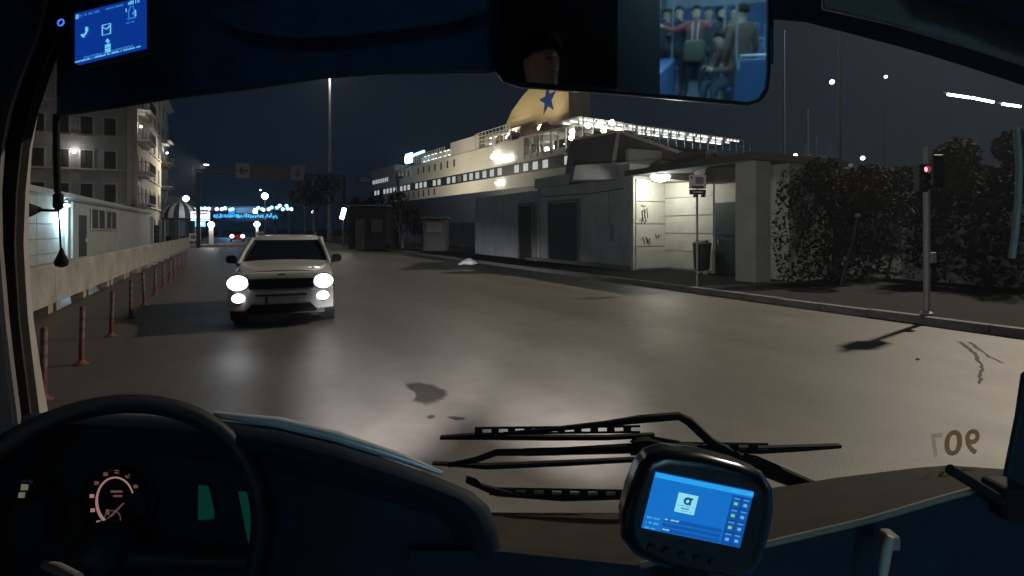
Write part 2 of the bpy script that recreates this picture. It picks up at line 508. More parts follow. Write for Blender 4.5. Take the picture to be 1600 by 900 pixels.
# ================================================================== LEFT SIDE: barrier, posts, wall, building
bar_me = None
bord = ['first', 'second', 'third', 'fourth', 'fifth', 'sixth', 'seventh', 'eighth', 'ninth', 'tenth', 'eleventh', 'twelfth', 'thirteenth', 'fourteenth', 'fifteenth', 'sixteenth', 'seventeenth', 'last']
for k in range(18):
    u0 = 3.0 + k * 3.0
    b = thing('concrete_barrier', 'pale concrete barrier beam on feet, %s counted from the bus pillar' % bord[k], 'barrier', R(u0 + 1.5, -3.55), A, 'concrete barrier beams on the left edge')
    if bar_me is None:
        prof = [(-0.16, 0.2), (0.16, 0.2), (0.13, 1.0), (0.10, 1.03), (-0.10, 1.03), (-0.13, 1.0)]
        bar_me = MB().loft([[Vector((x, y, z)) for x, z in prof] for y in (-1.49, 1.49)]).mesh('beam')
        foot_me = MB().box((0, 0, 0.105), (0.26, 0.34, 0.21)).mesh('foot')
    part('beam', bar_me, M['concrete'], b)
    for y in (-1.2, 1.2):
        part('foot', foot_me, M['concrete'], b, (0, y, 0))

ords = ['nearest', 'second', 'third', 'fourth', 'fifth', 'sixth', 'seventh', 'eighth', 'ninth', 'tenth', 'eleventh', 'twelfth']
post_me = None
for k in range(12):
    u = 7.25 if k == 0 else 8.95 + (k - 1) * 2.1
    lab = ('red and white flexible lane post closest to the bus window pillar' if k == 0 else
           '%s red and white flexible lane post counted from the bus along the barrier' % ords[k])
    p = thing('lane_post', lab, 'post', R(u, -1.75 - 0.02 * k), A + rnd.uniform(-.3, .3), 'flexible lane posts along the barrier')
    p.rotation_euler[0] = rnd.uniform(-0.04, 0.04); p.rotation_euler[1] = rnd.uniform(-0.05, 0.05)
    if post_me is None:
        post_me = MB().lathe([(0.034, 0.02), (0.032, 0.1), (0.029, 0.74), (0.023, 0.76), (0.005, 0.77)], 12).mesh('post_tube')
        base_me = MB().lathe([(0.09, 0.0), (0.09, 0.015), (0.055, 0.03), (0.035, 0.06)], 14).mesh('base')
        band_me = MB().lathe([(0.0315, 0.0), (0.0325, 0.005), (0.0325, 0.085), (0.0315, 0.09)], 12).mesh('reflective_band')
    part('post_tube', post_me, M['red_plastic'], p, smooth=40)
    part('base', base_me, M['red_plastic'], p, smooth=40)
    for z in (0.34, 0.48, 0.62):
        part('reflective_band', band_me, M['white_tape'], p, (0, 0, z), smooth=40)

# long panelled wall with a cold floodlight
wl_ = thing('boundary_wall', 'pale panelled boundary wall lit by a cold floodlight behind the barrier', 'wall', R(40, -7), A)
MB().box((-0.15, 0, 1.6), (0.3, 44, 3.2)).build('wall_core', M['wall_pale'], wl_)
MB().box((-0.1, 0, 3.36), (0.6, 44.2, 0.22)).build('coping', M['wall_pale'], wl_)
MB().box((-0.1, 0, 3.21), (0.44, 44.1, 0.08)).build('frieze', M['wall_grey'], wl_)
pan_me = MB().box((0, 0, 0), (0.05, 3.95, 0.6)).mesh('cladding_panel')
for j in range(5):
    for i in range(3):
        part('cladding_panel', pan_me, M['wall_pale'], wl_, (0.022, -20 + i * 4.0 + 2, 0.42 + j * 0.63))
MB().tube([(0.12, -8.0, 0.1), (0.12, -8.0, 3.1)], 0.07, 10).build('drain_pipe', M['wall_pale'], wl_, smooth=40)
MB().tube([(0.12, -7.0, 0.1), (0.12, -7.0, 3.1)], 0.05, 10).build('drain_pipe', M['wall_grey'], wl_, smooth=40)
d = MB().box((0.03, -4.4, 1.25), (0.08, 1.4, 2.5)).build('door', M['shutter'], wl_)
MB().box((0.08, -3.9, 1.2), (0.06, 0.06, 0.2)).build('handle', M['steel'], d)
for (a, b) in ((-2.6, 1.0), (1.4, 4.6)):
    w_ = MB().box((0.03, (a + b) / 2, 2.35), (0.06, b - a, 1.1)).build('window', M['shutter'], wl_)
    fr = MB()
    for y in (a, (a + b) / 2, b): fr.box((0.07, y, 2.35), (0.05, 0.09, 1.2))
    for z in (1.76, 2.94): fr.box((0.071, (a + b) / 2, z), (0.05, b - a + 0.18, 0.09))
    fr.build('frame', M['wall_grey'], w_)
# wall floodlight (shines down the wall)
fl = thing('wall_floodlight', 'small cold white floodlight fixed high on the panelled wall', 'light', R(31.3, -7), A)
MB().box((0.16, 0, 2.95), (0.22, 0.34, 0.16)).build('lamp_housing', M['steel_dark'], fl, bevel=0.02)
MB().box((0.05, 0, 2.95), (0.06, 0.1, 0.24)).build('bracket', M['steel_dark'], fl)
MB().box((0.3, 0.0, 2.86), (0.14, 0.4, 0.1)).build('lamp_lens', M['lamp_cold'], fl)
light('POINT', (0.3, 0, 2.25), 300, (0.55, 0.9, 1.0), size=0.1, parent=fl)

# gate pier and dark gate between wall and pavilion
gt_ = thing('iron_gate', 'dark iron railing gate beside the striped dome pavilion', 'gate', R(66, -7), A)
rail_me = MB().box((0, 0, 1.1), (0.03, 0.03, 2.2)).mesh('bar')
for k in range(22):
    part('bar', rail_me, M['steel_dark'], gt_, (0, -3.3 + k * 0.31, 0))
for z in (0.2, 1.2, 2.1):
    MB().box((0, 0, z), (0.05, 6.8, 0.06)).build('rail', M['steel_dark'], gt_)
MB().box((0, -3.7, 1.5), (0.5, 0.5, 3.0)).build('gate_pier', M['wall_grey'], gt_, bevel=0.03)

# striped dome pavilion
pv = thing('round_pavilion', 'small round pavilion with a black and white striped dome', 'pavilion', R(70, -5.1), A)
seg = 20
for k in range(seg):
    a0, a1 = 2 * pi * k / seg, 2 * pi * (k + 1) / seg
    rings = []
    for t in range(7):
        th = t / 6 * pi / 2
        rr_, zz = 1.75 * cos(th) + 0.02, 3.0 + 1.75 * sin(th)
        rings.append([Vector((rr_ * cos(a0), rr_ * sin(a0), zz)), Vector((rr_ * cos(a1), rr_ * sin(a1), zz)),
                      Vector((rr_ * 0.97 * cos(a1), rr_ * 0.97 * sin(a1), zz - 0.05)), Vector((rr_ * 0.97 * cos(a0), rr_ * 0.97 * sin(a0), zz - 0.05))])
    MB().loft(rings).build('dome_gore', M['sign_white'] if k % 2 else M['steel_dark'], pv)
for k in range(12):
    a0 = 2 * pi * k / 12
    MB().box((1.6 * cos(a0), 1.6 * sin(a0), 1.5), (0.1, 0.1, 3.0), Matrix.Rotation(a0, 3, 'Z')).build('post', M['steel'] if k % 2 else M['steel_dark'], pv)
MB().lathe([(1.72, 2.85), (1.8, 2.9), (1.8, 3.0), (1.7, 3.0)], 24, ring=True).build('eaves_ring', M['steel_dark'], pv)
MB().lathe([(1.5, 0.1), (1.5, 1.0), (1.45, 1.0)], 24).build('parapet', M['steel_dark'], pv)
MB().tube([(0, 0, 4.7), (0, 0, 5.2)], 0.05, 8).build('finial', M['steel'], pv)
light('POINT', (1.2, -3.0, 4.6), 45, (0.85, 0.95, 1.0), size=0.15, parent=pv)

# ---- apartment building
ab = thing('apartment_building', 'six storey pale apartment block with balconies behind the boundary wall', 'building', R(67.8, -9), A)
BH, BL, BW = 20.4, 33.0, 24.0
MB().box((-BW / 2, BL / 2, BH / 2), (BW, BL, BH)).build('wall', M['stucco'], ab)
rf = MB().loft([[Vector((x, y, z)) for x, y in ((-BW - e, -e), (e, -e), (e, BL + e), (-BW - e, BL + e))] for e, z in ((0.05, BH - 0.5), (0.3, BH - 0.35), (0.75, BH - 0.05), (0.75, BH + 0.1), (0.2, BH + 0.35))]).build('roof', M['stucco_trim'], ab)
for z in (4.4, 7.8, 11.2, 14.5, 17.8):
    MB().box((-BW / 2, -0.05, z), (BW + 0.1, 0.12, 0.18)).build('string_course', M['stucco_trim'], ab)
    MB().box((0.05, BL / 2, z), (0.12, BL + 0.1, 0.18)).build('string_course', M['stucco_trim'], ab)
MB().box((-0.2, -0.04, BH / 2 - 0.3), (0.9, 0.1, BH - 0.7)).build('corner_pilaster', M['stucco_trim'], ab)
MB().box((0.04, 0.3, BH / 2 - 0.3), (0.1, 0.9, BH - 0.7)).build('corner_pilaster', M['stucco_trim'], ab)
win_me = MB().box((0, 0, 0), (0.95, 0.1, 1.9)).mesh('window')
frame_me = MB().box((-0.54, -0.03, 0), (0.12, 0.1, 2.05)).box((0.54, -0.03, 0), (0.12, 0.1, 2.05)).box((0, -0.031, 1.03), (1.3, 0.12, 0.14)).mesh('frame')
sill_me = MB().box((0, -0.08, -1.0), (1.3, 0.25, 0.1)).mesh('sill')
leaf_me = MB().box((-0.23, -0.06, 0), (0.4, 0.04, 1.8)).mesh('shutter')
def bwin(x, y, z, rz):
    w = part('window', win_me, M['shutter'], ab, (x, y, z), rz)
    part('frame', frame_me, M['stucco_trim'], w)
    part('sill', sill_me, M['stucco_trim'], w)
    part('shutter', leaf_me, M['shutter'], w, (0, 0, 0))
    part('shutter', leaf_me, M['shutter'], w, (0.46, 0, 0))
for zi in range(6):
    z = 2.0 + zi * 3.35
    if z > BH - 1.2: z = BH - 1.7
    for s in (2.05, 3.95, 5.85, 7.75, 9.65, 11.55):
        bwin(-s, -0.01, z, 0)
    for y in (2.3, 5.4, 8.5, 12.0, 16.0, 20.5, 25.5, 30.5):
        bwin(0.01, y, z, pi / 2)
def balcony(y0, y1, z):
    b = MB().box((0.6, (y0 + y1) / 2, z), (1.2, y1 - y0, 0.16)).build('balcony', M['stucco_trim'], ab)
    MB().box((0.35, (y0 + y1) / 2, z - 0.25), (0.7, (y1 - y0) * 0.8, 0.34)).build('corbel', M['stucco_trim'], b)
    rl = MB()
    n = int((y1 - y0) / 0.3)
    for k in range(n + 1):
        rl.box((1.16, y0 + 0.05 + (y1 - y0 - 0.1) * k / n, z + 0.55), (0.03, 0.03, 0.95))
    for k in range(4):
        rl.box((0.2 + 0.28 * k, y0 + 0.03, z + 0.55), (0.03, 0.03, 0.95)); rl.box((0.2 + 0.28 * k, y1 - 0.03, z + 0.55), (0.03, 0.03, 0.95))
    rl.box((1.16, (y0 + y1) / 2, z + 1.05), (0.06, y1 - y0, 0.05)); rl.box((0.6, y0 + 0.03, z + 1.05), (1.1, 0.05, 0.05)); rl.box((0.6, y1 - 0.03, z + 1.05), (1.1, 0.05, 0.05))
    o = rl.build('railing', M['steel_dark'], b); o['kind'] = 'stuff'
for z in (4.45, 7.85, 11.2, 14.5):
    balcony(1.4, 6.6, z); balcony(23.5, 28.5, z)
# lit wall bracket between two windows of the shaded front, and the balcony lights
def wall_lamp(label, pos, en, col, off):
    l = thing('bracket_lamp', label, 'light', ab.matrix_world @ Vector((0, 0, 0)), 0)
    l.location = R(67.8, -9) + Vector((CA * pos[0] - SA * pos[1], SA * pos[0] + CA * pos[1], pos[2])); l.rotation_euler = (0, 0, A)
    MB().lathe([(0.02, -0.12), (0.12, -0.05), (0.13, 0.06), (0.06, 0.12)], 12, off).build('lamp_globe', M['lamp_white'], l, smooth=50)
    MB().tube([(0, 0, -0.05), off], 0.03, 6).build('bracket', M['steel_dark'], l)
    light('POINT', Vector(off) + Vector(off).normalized() * 0.25 + Vector((0, 0, 0.12)), en, col, size=0.12, parent=l)
wall_lamp('bracket lamp lighting the wall between two windows of the shaded facade', (-4.9, 0, 9.35), 42, (0.95, 0.95, 1.0), (0, -0.35, 0))
wall_lamp('lamp above the lower near balcony of the apartment block', (0, 1.2, 12.6), 70, (1.0, 0.95, 0.85), (0.4, 0, 0))
wall_lamp('lamp at the far balcony of the apartment block', (0, 26.0, 12.9), 90, (1.0, 0.97, 0.9), (0.5, 0, 0))
# lower annexe beyond the block
an = thing('low_annexe', 'low dark annexe building at the far end of the apartment block', 'building', R(108, -8), A)
MB().box((-4, 5, 3.5), (8, 12, 7)).build('wall', M['stucco'], an)
MB().box((-4, 5, 7.1), (8.6, 12.6, 0.3)).build('roof', M['stucco_trim'], an)
for k in range(3):
    MB().box((0.02, 1 + k * 3.5, 4.2), (0.08, 1.2, 1.8)).build('window', M['shutter'], an)

# ================================================================== STREET LAMPS
def globe_lamp(label, u, v, h, en, col, r=0.26, m='lamp_white', group=None):
    l = thing('street_lamp', label, 'street lamp', R(u, v), A, group)
    MB().tube([(0, 0, 0), (0, 0, 0.6), (0, 0, h - 0.3)], [0.11, 0.07, 0.05], 10).build('pole', M['galv'], l, smooth=40)
    MB().lathe([(0.05, h - 0.32), (0.1, h - 0.28), (0.1, h - 0.22), (0.04, h - 0.2)], 12).build('collar', M['steel_dark'], l)
    MB().lathe([(r * sin(t * pi / 10), h - r * cos(t * pi / 10)) for t in range(11)], 16).build('globe', M[m], l, smooth=60)
    if en:
        light('POINT', (0, 0, h - 0.05), en, col, size=r * 1.05, parent=l)
    return l
globe_lamp('globe street lamp glowing beside the annexe at the far left kerb', 75, -4.9, 5.4, 0, (1, .9, .75), 0.33)
globe_lamp('globe street lamp standing above the row of blue bulbs', 87, 4.2, 6.6, 220, (1, .9, .75), 0.46)
# pole light set on the left kerb whose lantern shines over road and facade
sl = thing('tall_street_lamp', 'thin double headed street lamp beside the annexe wall', 'street lamp', R(92, -5.2), A)
MB().tube([(0, 0, 0), (0, 0, 1), (0, 0, 11)], [0.12, 0.09, 0.06], 10).build('pole', M['steel_dark'], sl)
MB().tube([(0, 0, 10.9), (0.5, -0.2, 11.2), (1.6, -0.5, 11.25)], 0.04, 8).build('arm', M['steel_dark'], sl)
MB().box((1.8, -0.6, 11.22), (0.6, 0.25, 0.1)).build('lantern', M['lamp_warm'], sl)
light('SPOT', (1.8, -0.6, 11.1), 7000, (1.0, 0.86, 0.62), target=(-5.5, -6.5, 8.5), size=0.2, spot=88, blend=0.5, parent=sl)

# the main lamp of this stretch: tall column on the right pavement, its arm over the road
ml = thing('lamp_column', 'tall slim unlit column rising far behind the dark hedge', 'street lamp', (W(1311, 358, 40).x, 40, 0.1), A)
MB().tube([(0, 0, 0), (0, 0, 2), (0, 0, 20)], [0.2, 0.17, 0.11], 12).build('pole', M['galv'], ml, smooth=40)
MB().box((0, -0.2, 0.9), (0.2, 0.05, 0.7)).build('access_door', M['steel_dark'], ml)
MB().tube([(0, 0, 19.9), (-0.6, 0, 20.4), (-2.6, 0.3, 20.6)], [0.1, 0.08, 0.06], 8).build('arm', M['galv'], ml, smooth=40)
MB().loft([[Vector((x, 0.3 + y * s, 20.6 + z)) for y, z in ((-0.14, -0.03), (0.14, -0.03), (0.12, 0.05), (-0.12, 0.05))] for x, s in ((-2.5, 0.5), (-2.7, 1), (-3.3, 1), (-3.45, 0.6))]).build('lantern', M['steel_dark'], ml)
# the high mast that lights this stretch stands beyond the hedge, to the right of what the windscreen shows
hx = thing('high_mast', 'high floodlight mast beyond the hedge at the right', 'street lamp', (27.6, 26.0, 0.1), 0.8)
MB().tube([(0, 0, 0), (0, 0, 10), (0, 0, 25)], [0.32, 0.24, 0.15], 14).build('pole', M['galv'], hx, smooth=40)
MB().lathe([(0.5, 24.8), (1.1, 24.9), (1.1, 25.1), (0.3, 25.2)], 18).build('head_ring', M['steel'], hx)
for k in range(6):
    a0 = k * pi / 3
    MB().box((1.15 * cos(a0), 1.15 * sin(a0), 24.8), (0.4, 0.35, 0.14), Matrix.Rotation(a0, 3, 'Z')).build('floodlight', M['lamp_warm'], hx)
hl_ = light('SPOT', (27.6, 26.0, 24.6), 60000, (1.0, 0.86, 0.68), target=(0, 12, 0), size=0.5, spot=120, blend=0.5)

# tall harbour mast further on, its head behind the cab's header
hm = thing('harbour_mast', 'very tall harbour light mast lit near its top beyond the parked car', 'street lamp', R(78, 11.9, 0.1), A)
MB().tube([(0, 0, 0), (0, 0, 4), (0, 0, 12), (0, 0, 23.6)], [0.3, 0.26, 0.2, 0.14], 14).build('pole', M['galv'], hm, smooth=40)
MB().lathe([(0.5, 23.5), (0.9, 23.6), (0.9, 23.75), (0.3, 23.9)], 16).build('head_ring', M['steel'], hm)
for k in range(4):
    a0 = pi / 4 + k * pi / 2
    MB().box((0.95 * cos(a0), 0.95 * sin(a0), 23.5), (0.4, 0.3, 0.12), Matrix.Rotation(a0, 3, 'Z')).build('floodlight', M['lamp_white'], hm)
light('POINT', (0.35, -1.1, 23.0), 1300, (1.0, 0.93, 0.8), size=0.3, parent=hm)
light('SPOT', (-0.9, 0, 23.3), 900, (1.0, 0.92, 0.8), target=(-6, 4, 0), size=0.3, spot=140, blend=0.7, parent=hm)

# ================================================================== GANTRY, GATE LIGHTS AND SMALL THINGS DOWN THE ROAD
gx = thing('sign_gantry', 'dim overhead sign gantry with two arrow panels across the road', 'gantry', R(60, 4.0), A)
for x in (-6.9, 6.6):
    MB().box((x, 0, 3.6), (0.34, 0.34, 7.2)).build('column', M['steel_dark'], gx)
for z in (7.05, 7.45):
    MB().box((-0.15, 0, z), (13.8, 0.16, 0.14)).build('beam', M['steel_dark'], gx)
web = MB()
for k in range(18):
    x0 = -6.8 + k * 0.75
    web.tube([(x0, 0, 7.05), (x0 + 0.375, 0, 7.45), (x0 + 0.75, 0, 7.05)], 0.03, 5)
web.build('lattice', M['steel_dark'], gx)['kind'] = 'stuff'
mat('gantry_panel', (0.07, 0.08, 0.1), 0.6, scale=2, var=0.2)
mat('gantry_face', (0.2, 0.21, 0.225), 0.6, scale=2, var=0.15)
GP = MB().box((-0.6, -0.14, 7.55), (6.3, 0.06, 1.55)).build('sign_panel', M['gantry_panel'], gx)
for x in (-3.1, 1.95):
    s_ = MB().box((x, -0.18, 7.55), (1.25, 0.04, 1.5)).build('arrow_panel', M['gantry_face'], gx)
    if x < 0:
        ar = [(-0.4, 0), (-0.05, 0.35), (0.1, 0.35), (-0.15, 0.08), (0.45, 0.08), (0.45, -0.08), (-0.15, -0.08), (0.1, -0.35), (-0.05, -0.35)]
    else:
        ar = [(0, -0.42), (0.36, -0.05), (0.36, 0.1), (0.08, -0.15), (0.08, 0.45), (-0.08, 0.45), (-0.08, -0.15), (-0.36, 0.1), (-0.36, -0.05)]
    MB().prism([(x + a, -0.21, 7.55 + b) for a, b in ar], (0, -0.01, 0)).build('arrow', M['sign_dark'], s_)

def at(px, py, Y):
    return W(px, py, Y)

# port gate: dark canopy hung with blue and white bulbs and a blue letterboard
pgY = 120.0
pg = thing('port_gate', 'port gate canopy hung with blue and white bulbs across the road end', 'gate', W(370, 0, pgY) * 0 + Vector((W(370, 358, pgY).x, pgY, 0)), 0)
ox = pg.location.x
def lp(px, py, dy=0.0):
    w = W(px, py, pgY + dy); return (w.x - ox, dy, w.z)
a, b = lp(288, 330), lp(456, 322)
MB().prism([lp(330, 346), lp(437, 345), lp(437, 333), lp(330, 335)], (0, 3, 0)).build('letterboard', M['ship_hull'], pg)
MB().prism([lp(286, 331), lp(458, 328), lp(458, 322), lp(286, 323)], (0, 4, 0)).build('canopy', M['steel_dark'], pg)
for px in (300, 345, 430, 452):
    q = lp(px, 330, 1.5); MB().box((q[0], q[1], q[2] / 2), (0.5, 0.5, q[2])).build('column', M['steel_dark'], pg)
bulb_me = MB().lathe([(0.36 * sin(t * pi / 8), -0.36 * cos(t * pi / 8)) for t in range(9)], 10).mesh('bulb')
bulb2_me = bulb_me.copy()
for px, py, wht in [(290, 330, 1), (302, 329, 1), (313, 329, 0), (320, 329, 1), (327, 329, 1), (338, 329, 1), (346, 329, 1), (352, 329, 1), (360, 331, 0), (364, 330, 0), (398, 331, 1), (404, 327, 0), (409, 330, 0), (413, 332, 1), (419, 331, 1), (424, 327, 0), (433, 327, 0), (438, 325, 1), (442, 331, 1), (447, 325, 0), (450, 330, 0), (455, 330, 1)]:
    part('bulb', bulb_me if wht else bulb2_me, M['white_bulb'] if wht else M['blue_bulb'], pg, lp(px + rnd.uniform(-1, 1), py - 3 + rnd.uniform(-1, 1), -0.4), smooth=60)
led = MB()
px = 334
while px < 433:
    wdt = rnd.choice((1.2, 2.0, 2.6)); hgt = rnd.uniform(3, 7); py = 342 - rnd.uniform(0, 3)
    led.prism([lp(px, py, -0.15), lp(px + wdt, py - 0.2, -0.15), lp(px + wdt, py - hgt, -0.15), lp(px, py - hgt, -0.15)], (0, -0.05, 0))
    px += wdt + rnd.uniform(0.4, 1.5)
led.build('led_board', M['led_text'], pg)['kind'] = 'stuff'
MB().prism([lp(357, 336, -0.3), lp(367, 336, -0.3), lp(367, 326, -0.3), lp(357, 327, -0.3)], (0, -0.1, 0)).build('blue_light_panel', M['led_blue'], pg)
MB().prism([lp(369, 333, -0.3), lp(401, 333, -0.3), lp(401, 324, -0.3), lp(369, 325, -0.3)], (0, -0.1, 0)).build('name_panel', M['kiosk_beige'], pg)
MB().prism([lp(396, 333, -0.5), lp(402, 333, -0.5), lp(402, 328, -0.5), lp(396, 328, -0.5)], (0, -0.1, 0)).build('panel_lamp', M['lamp_cold'], pg)
light('POINT', (1.0, -4, 6.5), 1500, (0.2, 0.5, 1.0), size=0.5, parent=pg)

# lit advertising sign on a post at the end of the barrier
ls = thing('lit_sign', 'lit white and blue sign on a post at the end of the barrier', 'sign', R(66, -3.0), A)
def ss(c, sx, sz, nm, m, p=ls): return MB().box(c, (sx, 0.16, sz)).build(nm, M[m], p)
emit('sign_white_lit', (0.8, 0.85, 1.0), 2.2); emit('sign_blue_lit', (0.15, 0.5, 1.0), 2.0); emit('sign_red_lit', (0.9, 0.12, 0.1), 1.2)
MB().tube([(0, 0, 0), (0, 0, 2.2)], 0.06, 8).build('post', M['steel'], ls)
ss((0, 0, 3.15), 1.75, 0.95, 'sign_box', 'sign_white_lit'); ss((0, 0, 2.35), 0.95, 0.65, 'lower_sign_box', 'sign_blue_lit')
MB().box((0.0, -0.1, 3.42), (1.3, 0.03, 0.16)).build('red_strip', M['sign_red_lit'], ls)
MB().box((0.0, -0.1, 2.84), (1.75, 0.03, 0.12)).build('blue_strip', M['led_blue'], ls)
MB().box((0.0, -0.1, 2.35), (0.6, 0.03, 0.3)).build('white_patch', M['sign_white_lit'], ls)

def lit_bollard(label, u, v, h, wd):
    t = thing('lit_bollard', label, 'bollard', R(u, v), A)
    MB().box((0, 0, h / 2), (wd, wd, h)).build('column', M['sign_white'], t, bevel=0.03)
    MB().lathe([(0.3 * sin(k * pi / 8), h + 0.22 - 0.3 * cos(k * pi / 8)) for k in range(9)], 14).build('lamp_globe', M['lamp_white'], t, smooth=60)
    light('POINT', (0.0, -0.6, h + 0.3), 60, (1.0, 0.95, 0.9), size=0.2, parent=t)
lit_bollard('thick white column with a lamp on the traffic island', 62.5, -1.9, 2.0, 0.4)
lit_bollard('slim white column with a lamp near the far car', 66.0, 2.4, 2.1, 0.26)
sb = thing('island_plate', 'small pale square sign standing on the traffic island', 'sign', R(61.5, -3.4, 0), A)
MB().box((0, 0, 1.0), (0.75, 0.06, 0.75)).build('plate', M['sign_white'], sb)
MB().tube([(0, 0.05, 0.0), (0, 0.05, 0.9)], 0.04, 8).build('post', M['steel'], sb)
MB().box((0, -0.035, 1.0), (0.4, 0.01, 0.35)).build('symbol', M['gantry_face'], sb)

# flag poles and tree
for i, (px, lab) in enumerate(((476, 'thin flag pole rising behind the roadside tree'), (490, 'second thin flag pole between the tree and the harbour mast'))):
    p0 = W(px, 358, 70); f_ = thing('flag_pole', lab, 'flag pole', (p0.x, 70, 0))
    MB().tube([(0, 0, 0), (0, 0, 5), (0, 0, 10.0)], [0.07, 0.06, 0.04], 8).build('pole', M['galv'], f_)
    MB().lathe([(0.07 * sin(k * pi / 6), 10.05 - 0.07 * cos(k * pi / 6)) for k in range(7)], 8).build('ball', M['galv'], f_)

def leaves(mb, c, rad, n, size, rr):
    c = Vector(c)
    for _ in range(n):
        while True:
            p = Vector((rr.uniform(-1, 1), rr.uniform(-1, 1), rr.uniform(-1, 1)))
            if p.length < 1: break
        p = p.normalized() * (p.length ** 0.6)
        p = c + Vector((p.x * rad[0], p.y * rad[1], p.z * rad[2]))
        x = Vector((rr.gauss(0, 1), rr.gauss(0, 1), rr.gauss(0, 1))).normalized()
        y = x.orthogonal().normalized()
        y = Matrix.Rotation(rr.uniform(0, 6.28), 3, x) @ y
        s = size * rr.uniform(0.6, 1.5)
        mb.add([p - x * s, p + y * s * 0.45, p + x * s, p - y * s * 0.45], [(0, 1, 2, 3)])

def tree(name, label, base, h, spread, m, seed, n=900, size=0.14, lean=0.0, group=None, trunk_r=0.16, frac=0.45):
    rr = random.Random(seed)
    t = thing(name, label, 'tree', base, 0, group)
    tr = MB(); cr = MB()
    top = Vector((lean, 0, h * frac))
    tr.tube([(0, 0, 0), (lean * 0.3, 0.03, h * frac * 0.5), top], [trunk_r, trunk_r * 0.8, trunk_r * 0.6], 9)
    for k in range(9):
        a0 = k * 2.4 + rr.uniform(-.4, .4); e = Vector((cos(a0) * spread * rr.uniform(.4, .85), sin(a0) * spread * rr.uniform(.4, .85), h * rr.uniform(frac + 0.12, 0.92)))
        mid = top.lerp(e, 0.5) + Vector((0, 0, 0.15 * h * rr.random()))
        tr.tube([top - Vector((0, 0, 0.15 * rr.random() * h)), mid, e], [trunk_r * 0.5, trunk_r * 0.3, 0.02], 6)
        leaves(cr, e, (spread * rr.uniform(.28, .5), spread * rr.uniform(.28, .5), h * rr.uniform(.09, .17)), n // 9, size, rr)
    tr.build('trunk', M['bark'], t, smooth=50)
    cr.build('crown', m, t)
    return t
tree('roadside_tree', 'small yellowish lit tree under the gantry end', R(69, 8.9), 9.0, 2.5, M['foliage_dry'], 4, 1500, 0.2)
tree('roadside_tree', 'dark tree standing between the lit tree and the harbour mast', R(58, 12.6, 0.1), 5.2, 1.9, M['foliage'], 9, 1200, 0.18)
tree('roadside_tree', 'low dark bushy tree right of the harbour mast', R(46, 13.0, 0.1), 4.6, 2.4, M['foliage'], 10, 1600, 0.17, frac=0.25)

# ================================================================== RIGHT SIDE: harbour kiosk building
kb = thing('harbour_kiosk', 'long low harbour building with a lit cream porch and angular roof', 'building', R(0, 0, 0.14), A)
# local x = v, local y = u
Z1 = 3.75
MB().box((17.0, 20.8, Z1 / 2), (5.6, 7.6, Z1)).build('front_block', M['wall_grey'], kb)          # u 17..24.6
MB().box((17.2, 29.0, 1.85), (5.6, 8.8, 3.7)).build('rear_block', M['wall_grey'], kb)          # u 24.6..33.4
MB().box((17.1, 14.2, Z1 / 2), (2.6, 5.6, Z1)).build('inner_block', M['kiosk_cream'], kb)       # porch back wall at v = 15.8
MB().box((14.55, 11.75, Z1 / 2), (0.7, 0.75, Z1)).build('corner_pillar', M['kiosk_cream'], kb, bevel=0.02)
# cladding of the porch: side wall (u = 17) and back wall (v = 15.8)
cp_me = MB().box((0, 0, 0), (1.5, 0.05, 0.86)).mesh('cladding_panel')
cp2_me = MB().box((0, 0, 0), (0.05, 2.5, 0.66)).mesh('cladding_panel')
for j, z in enumerate((0.5, 1.4, 2.3, 3.2)):
    part('cladding_panel', cp_me, M['kiosk_cream'], kb, (15.0, 16.97, z))
for j in range(5):
    part('cladding_panel', cp2_me, M['kiosk_cream'], kb, (15.78, 15.7, 0.42 + j * 0.7))
MB().box((14.18, 17.06, 1.86), (0.1, 0.16, 3.7)).build('corner_strip', M['kiosk_cream'], kb)
gd = MB().box((15.77, 13.75, 1.3), (0.08, 1.15, 2.6)).build('door', M['door_green'], kb)
MB().box((15.71, 14.15, 1.2), (0.05, 0.06, 0.2)).build('handle', M['steel'], gd)
for z in (0.65, 1.95):
    MB().box((15.715, 13.75, z), (0.03, 0.9, 1.05)).build('door_panel', M['door_green'], gd)
for (u0, u1, m_) in ((20.9, 23.4, 'door_green'), (25.2, 26.6, 'shutter')):
    dd = MB().box((14.16, (u0 + u1) / 2, 1.45), (0.1, u1 - u0, 2.9)).build('shuttered_door', M[m_], kb)
    sl_me = MB().box((0, 0, 0), (0.03, u1 - u0 - 0.1, 0.1)).mesh('slat')
    for k in range(20):
        part('slat', sl_me, M[m_], dd, (14.105, (u0 + u1) / 2, 0.12 + k * 0.14))
MB().box((14.1, 20.8, 0.08), (0.12, 7.6, 0.16)).build('plinth', M['kerb'], kb)
MB().box((14.1, 25.0, 0.06), (0.4, 1.0, 0.12)).build('step', M['kerb'], kb)
# roof slabs: overhanging porch roof and the angular volumes above it
rs = MB().loft([[Vector((x, y, z)) for x, y in ((13.95, 11.2), (18.6, 11.2), (18.6, 17.3), (13.95, 17.3))] for z in (Z1, Z1 + 0.22)]).build('porch_roof', M['kiosk_roof'], kb)
MB().loft([[Vector((x, y, z)) for x, y in ((14.05, 17.1), (20.0, 17.1), (20.0, 24.75), (14.05, 24.75))] for z in (Z1, Z1 + 0.5)]).build('parapet', M['wall_grey'], kb)
def kp(px, py, Y):                                      # photo pixel at a depth, in the kiosk's own coordinates
    w = W(px, py, Y); return Vector((CA * w.x + SA * w.y, -SA * w.x + CA * w.y, w.z - 0.14))
def kprism(name, pxs, Y, th, m, parent=kb, bevel=0.0):
    off = Vector((SA * th, CA * th, 0))
    return MB().prism([kp(px, py, Y) for px, py in pxs], off).build(name, M[m], parent, bevel=bevel)
kprism('upper_roof_block', [(893, 285), (902, 217), (968, 206), (958, 285)], 24.4, 4.0, 'kiosk_roof')
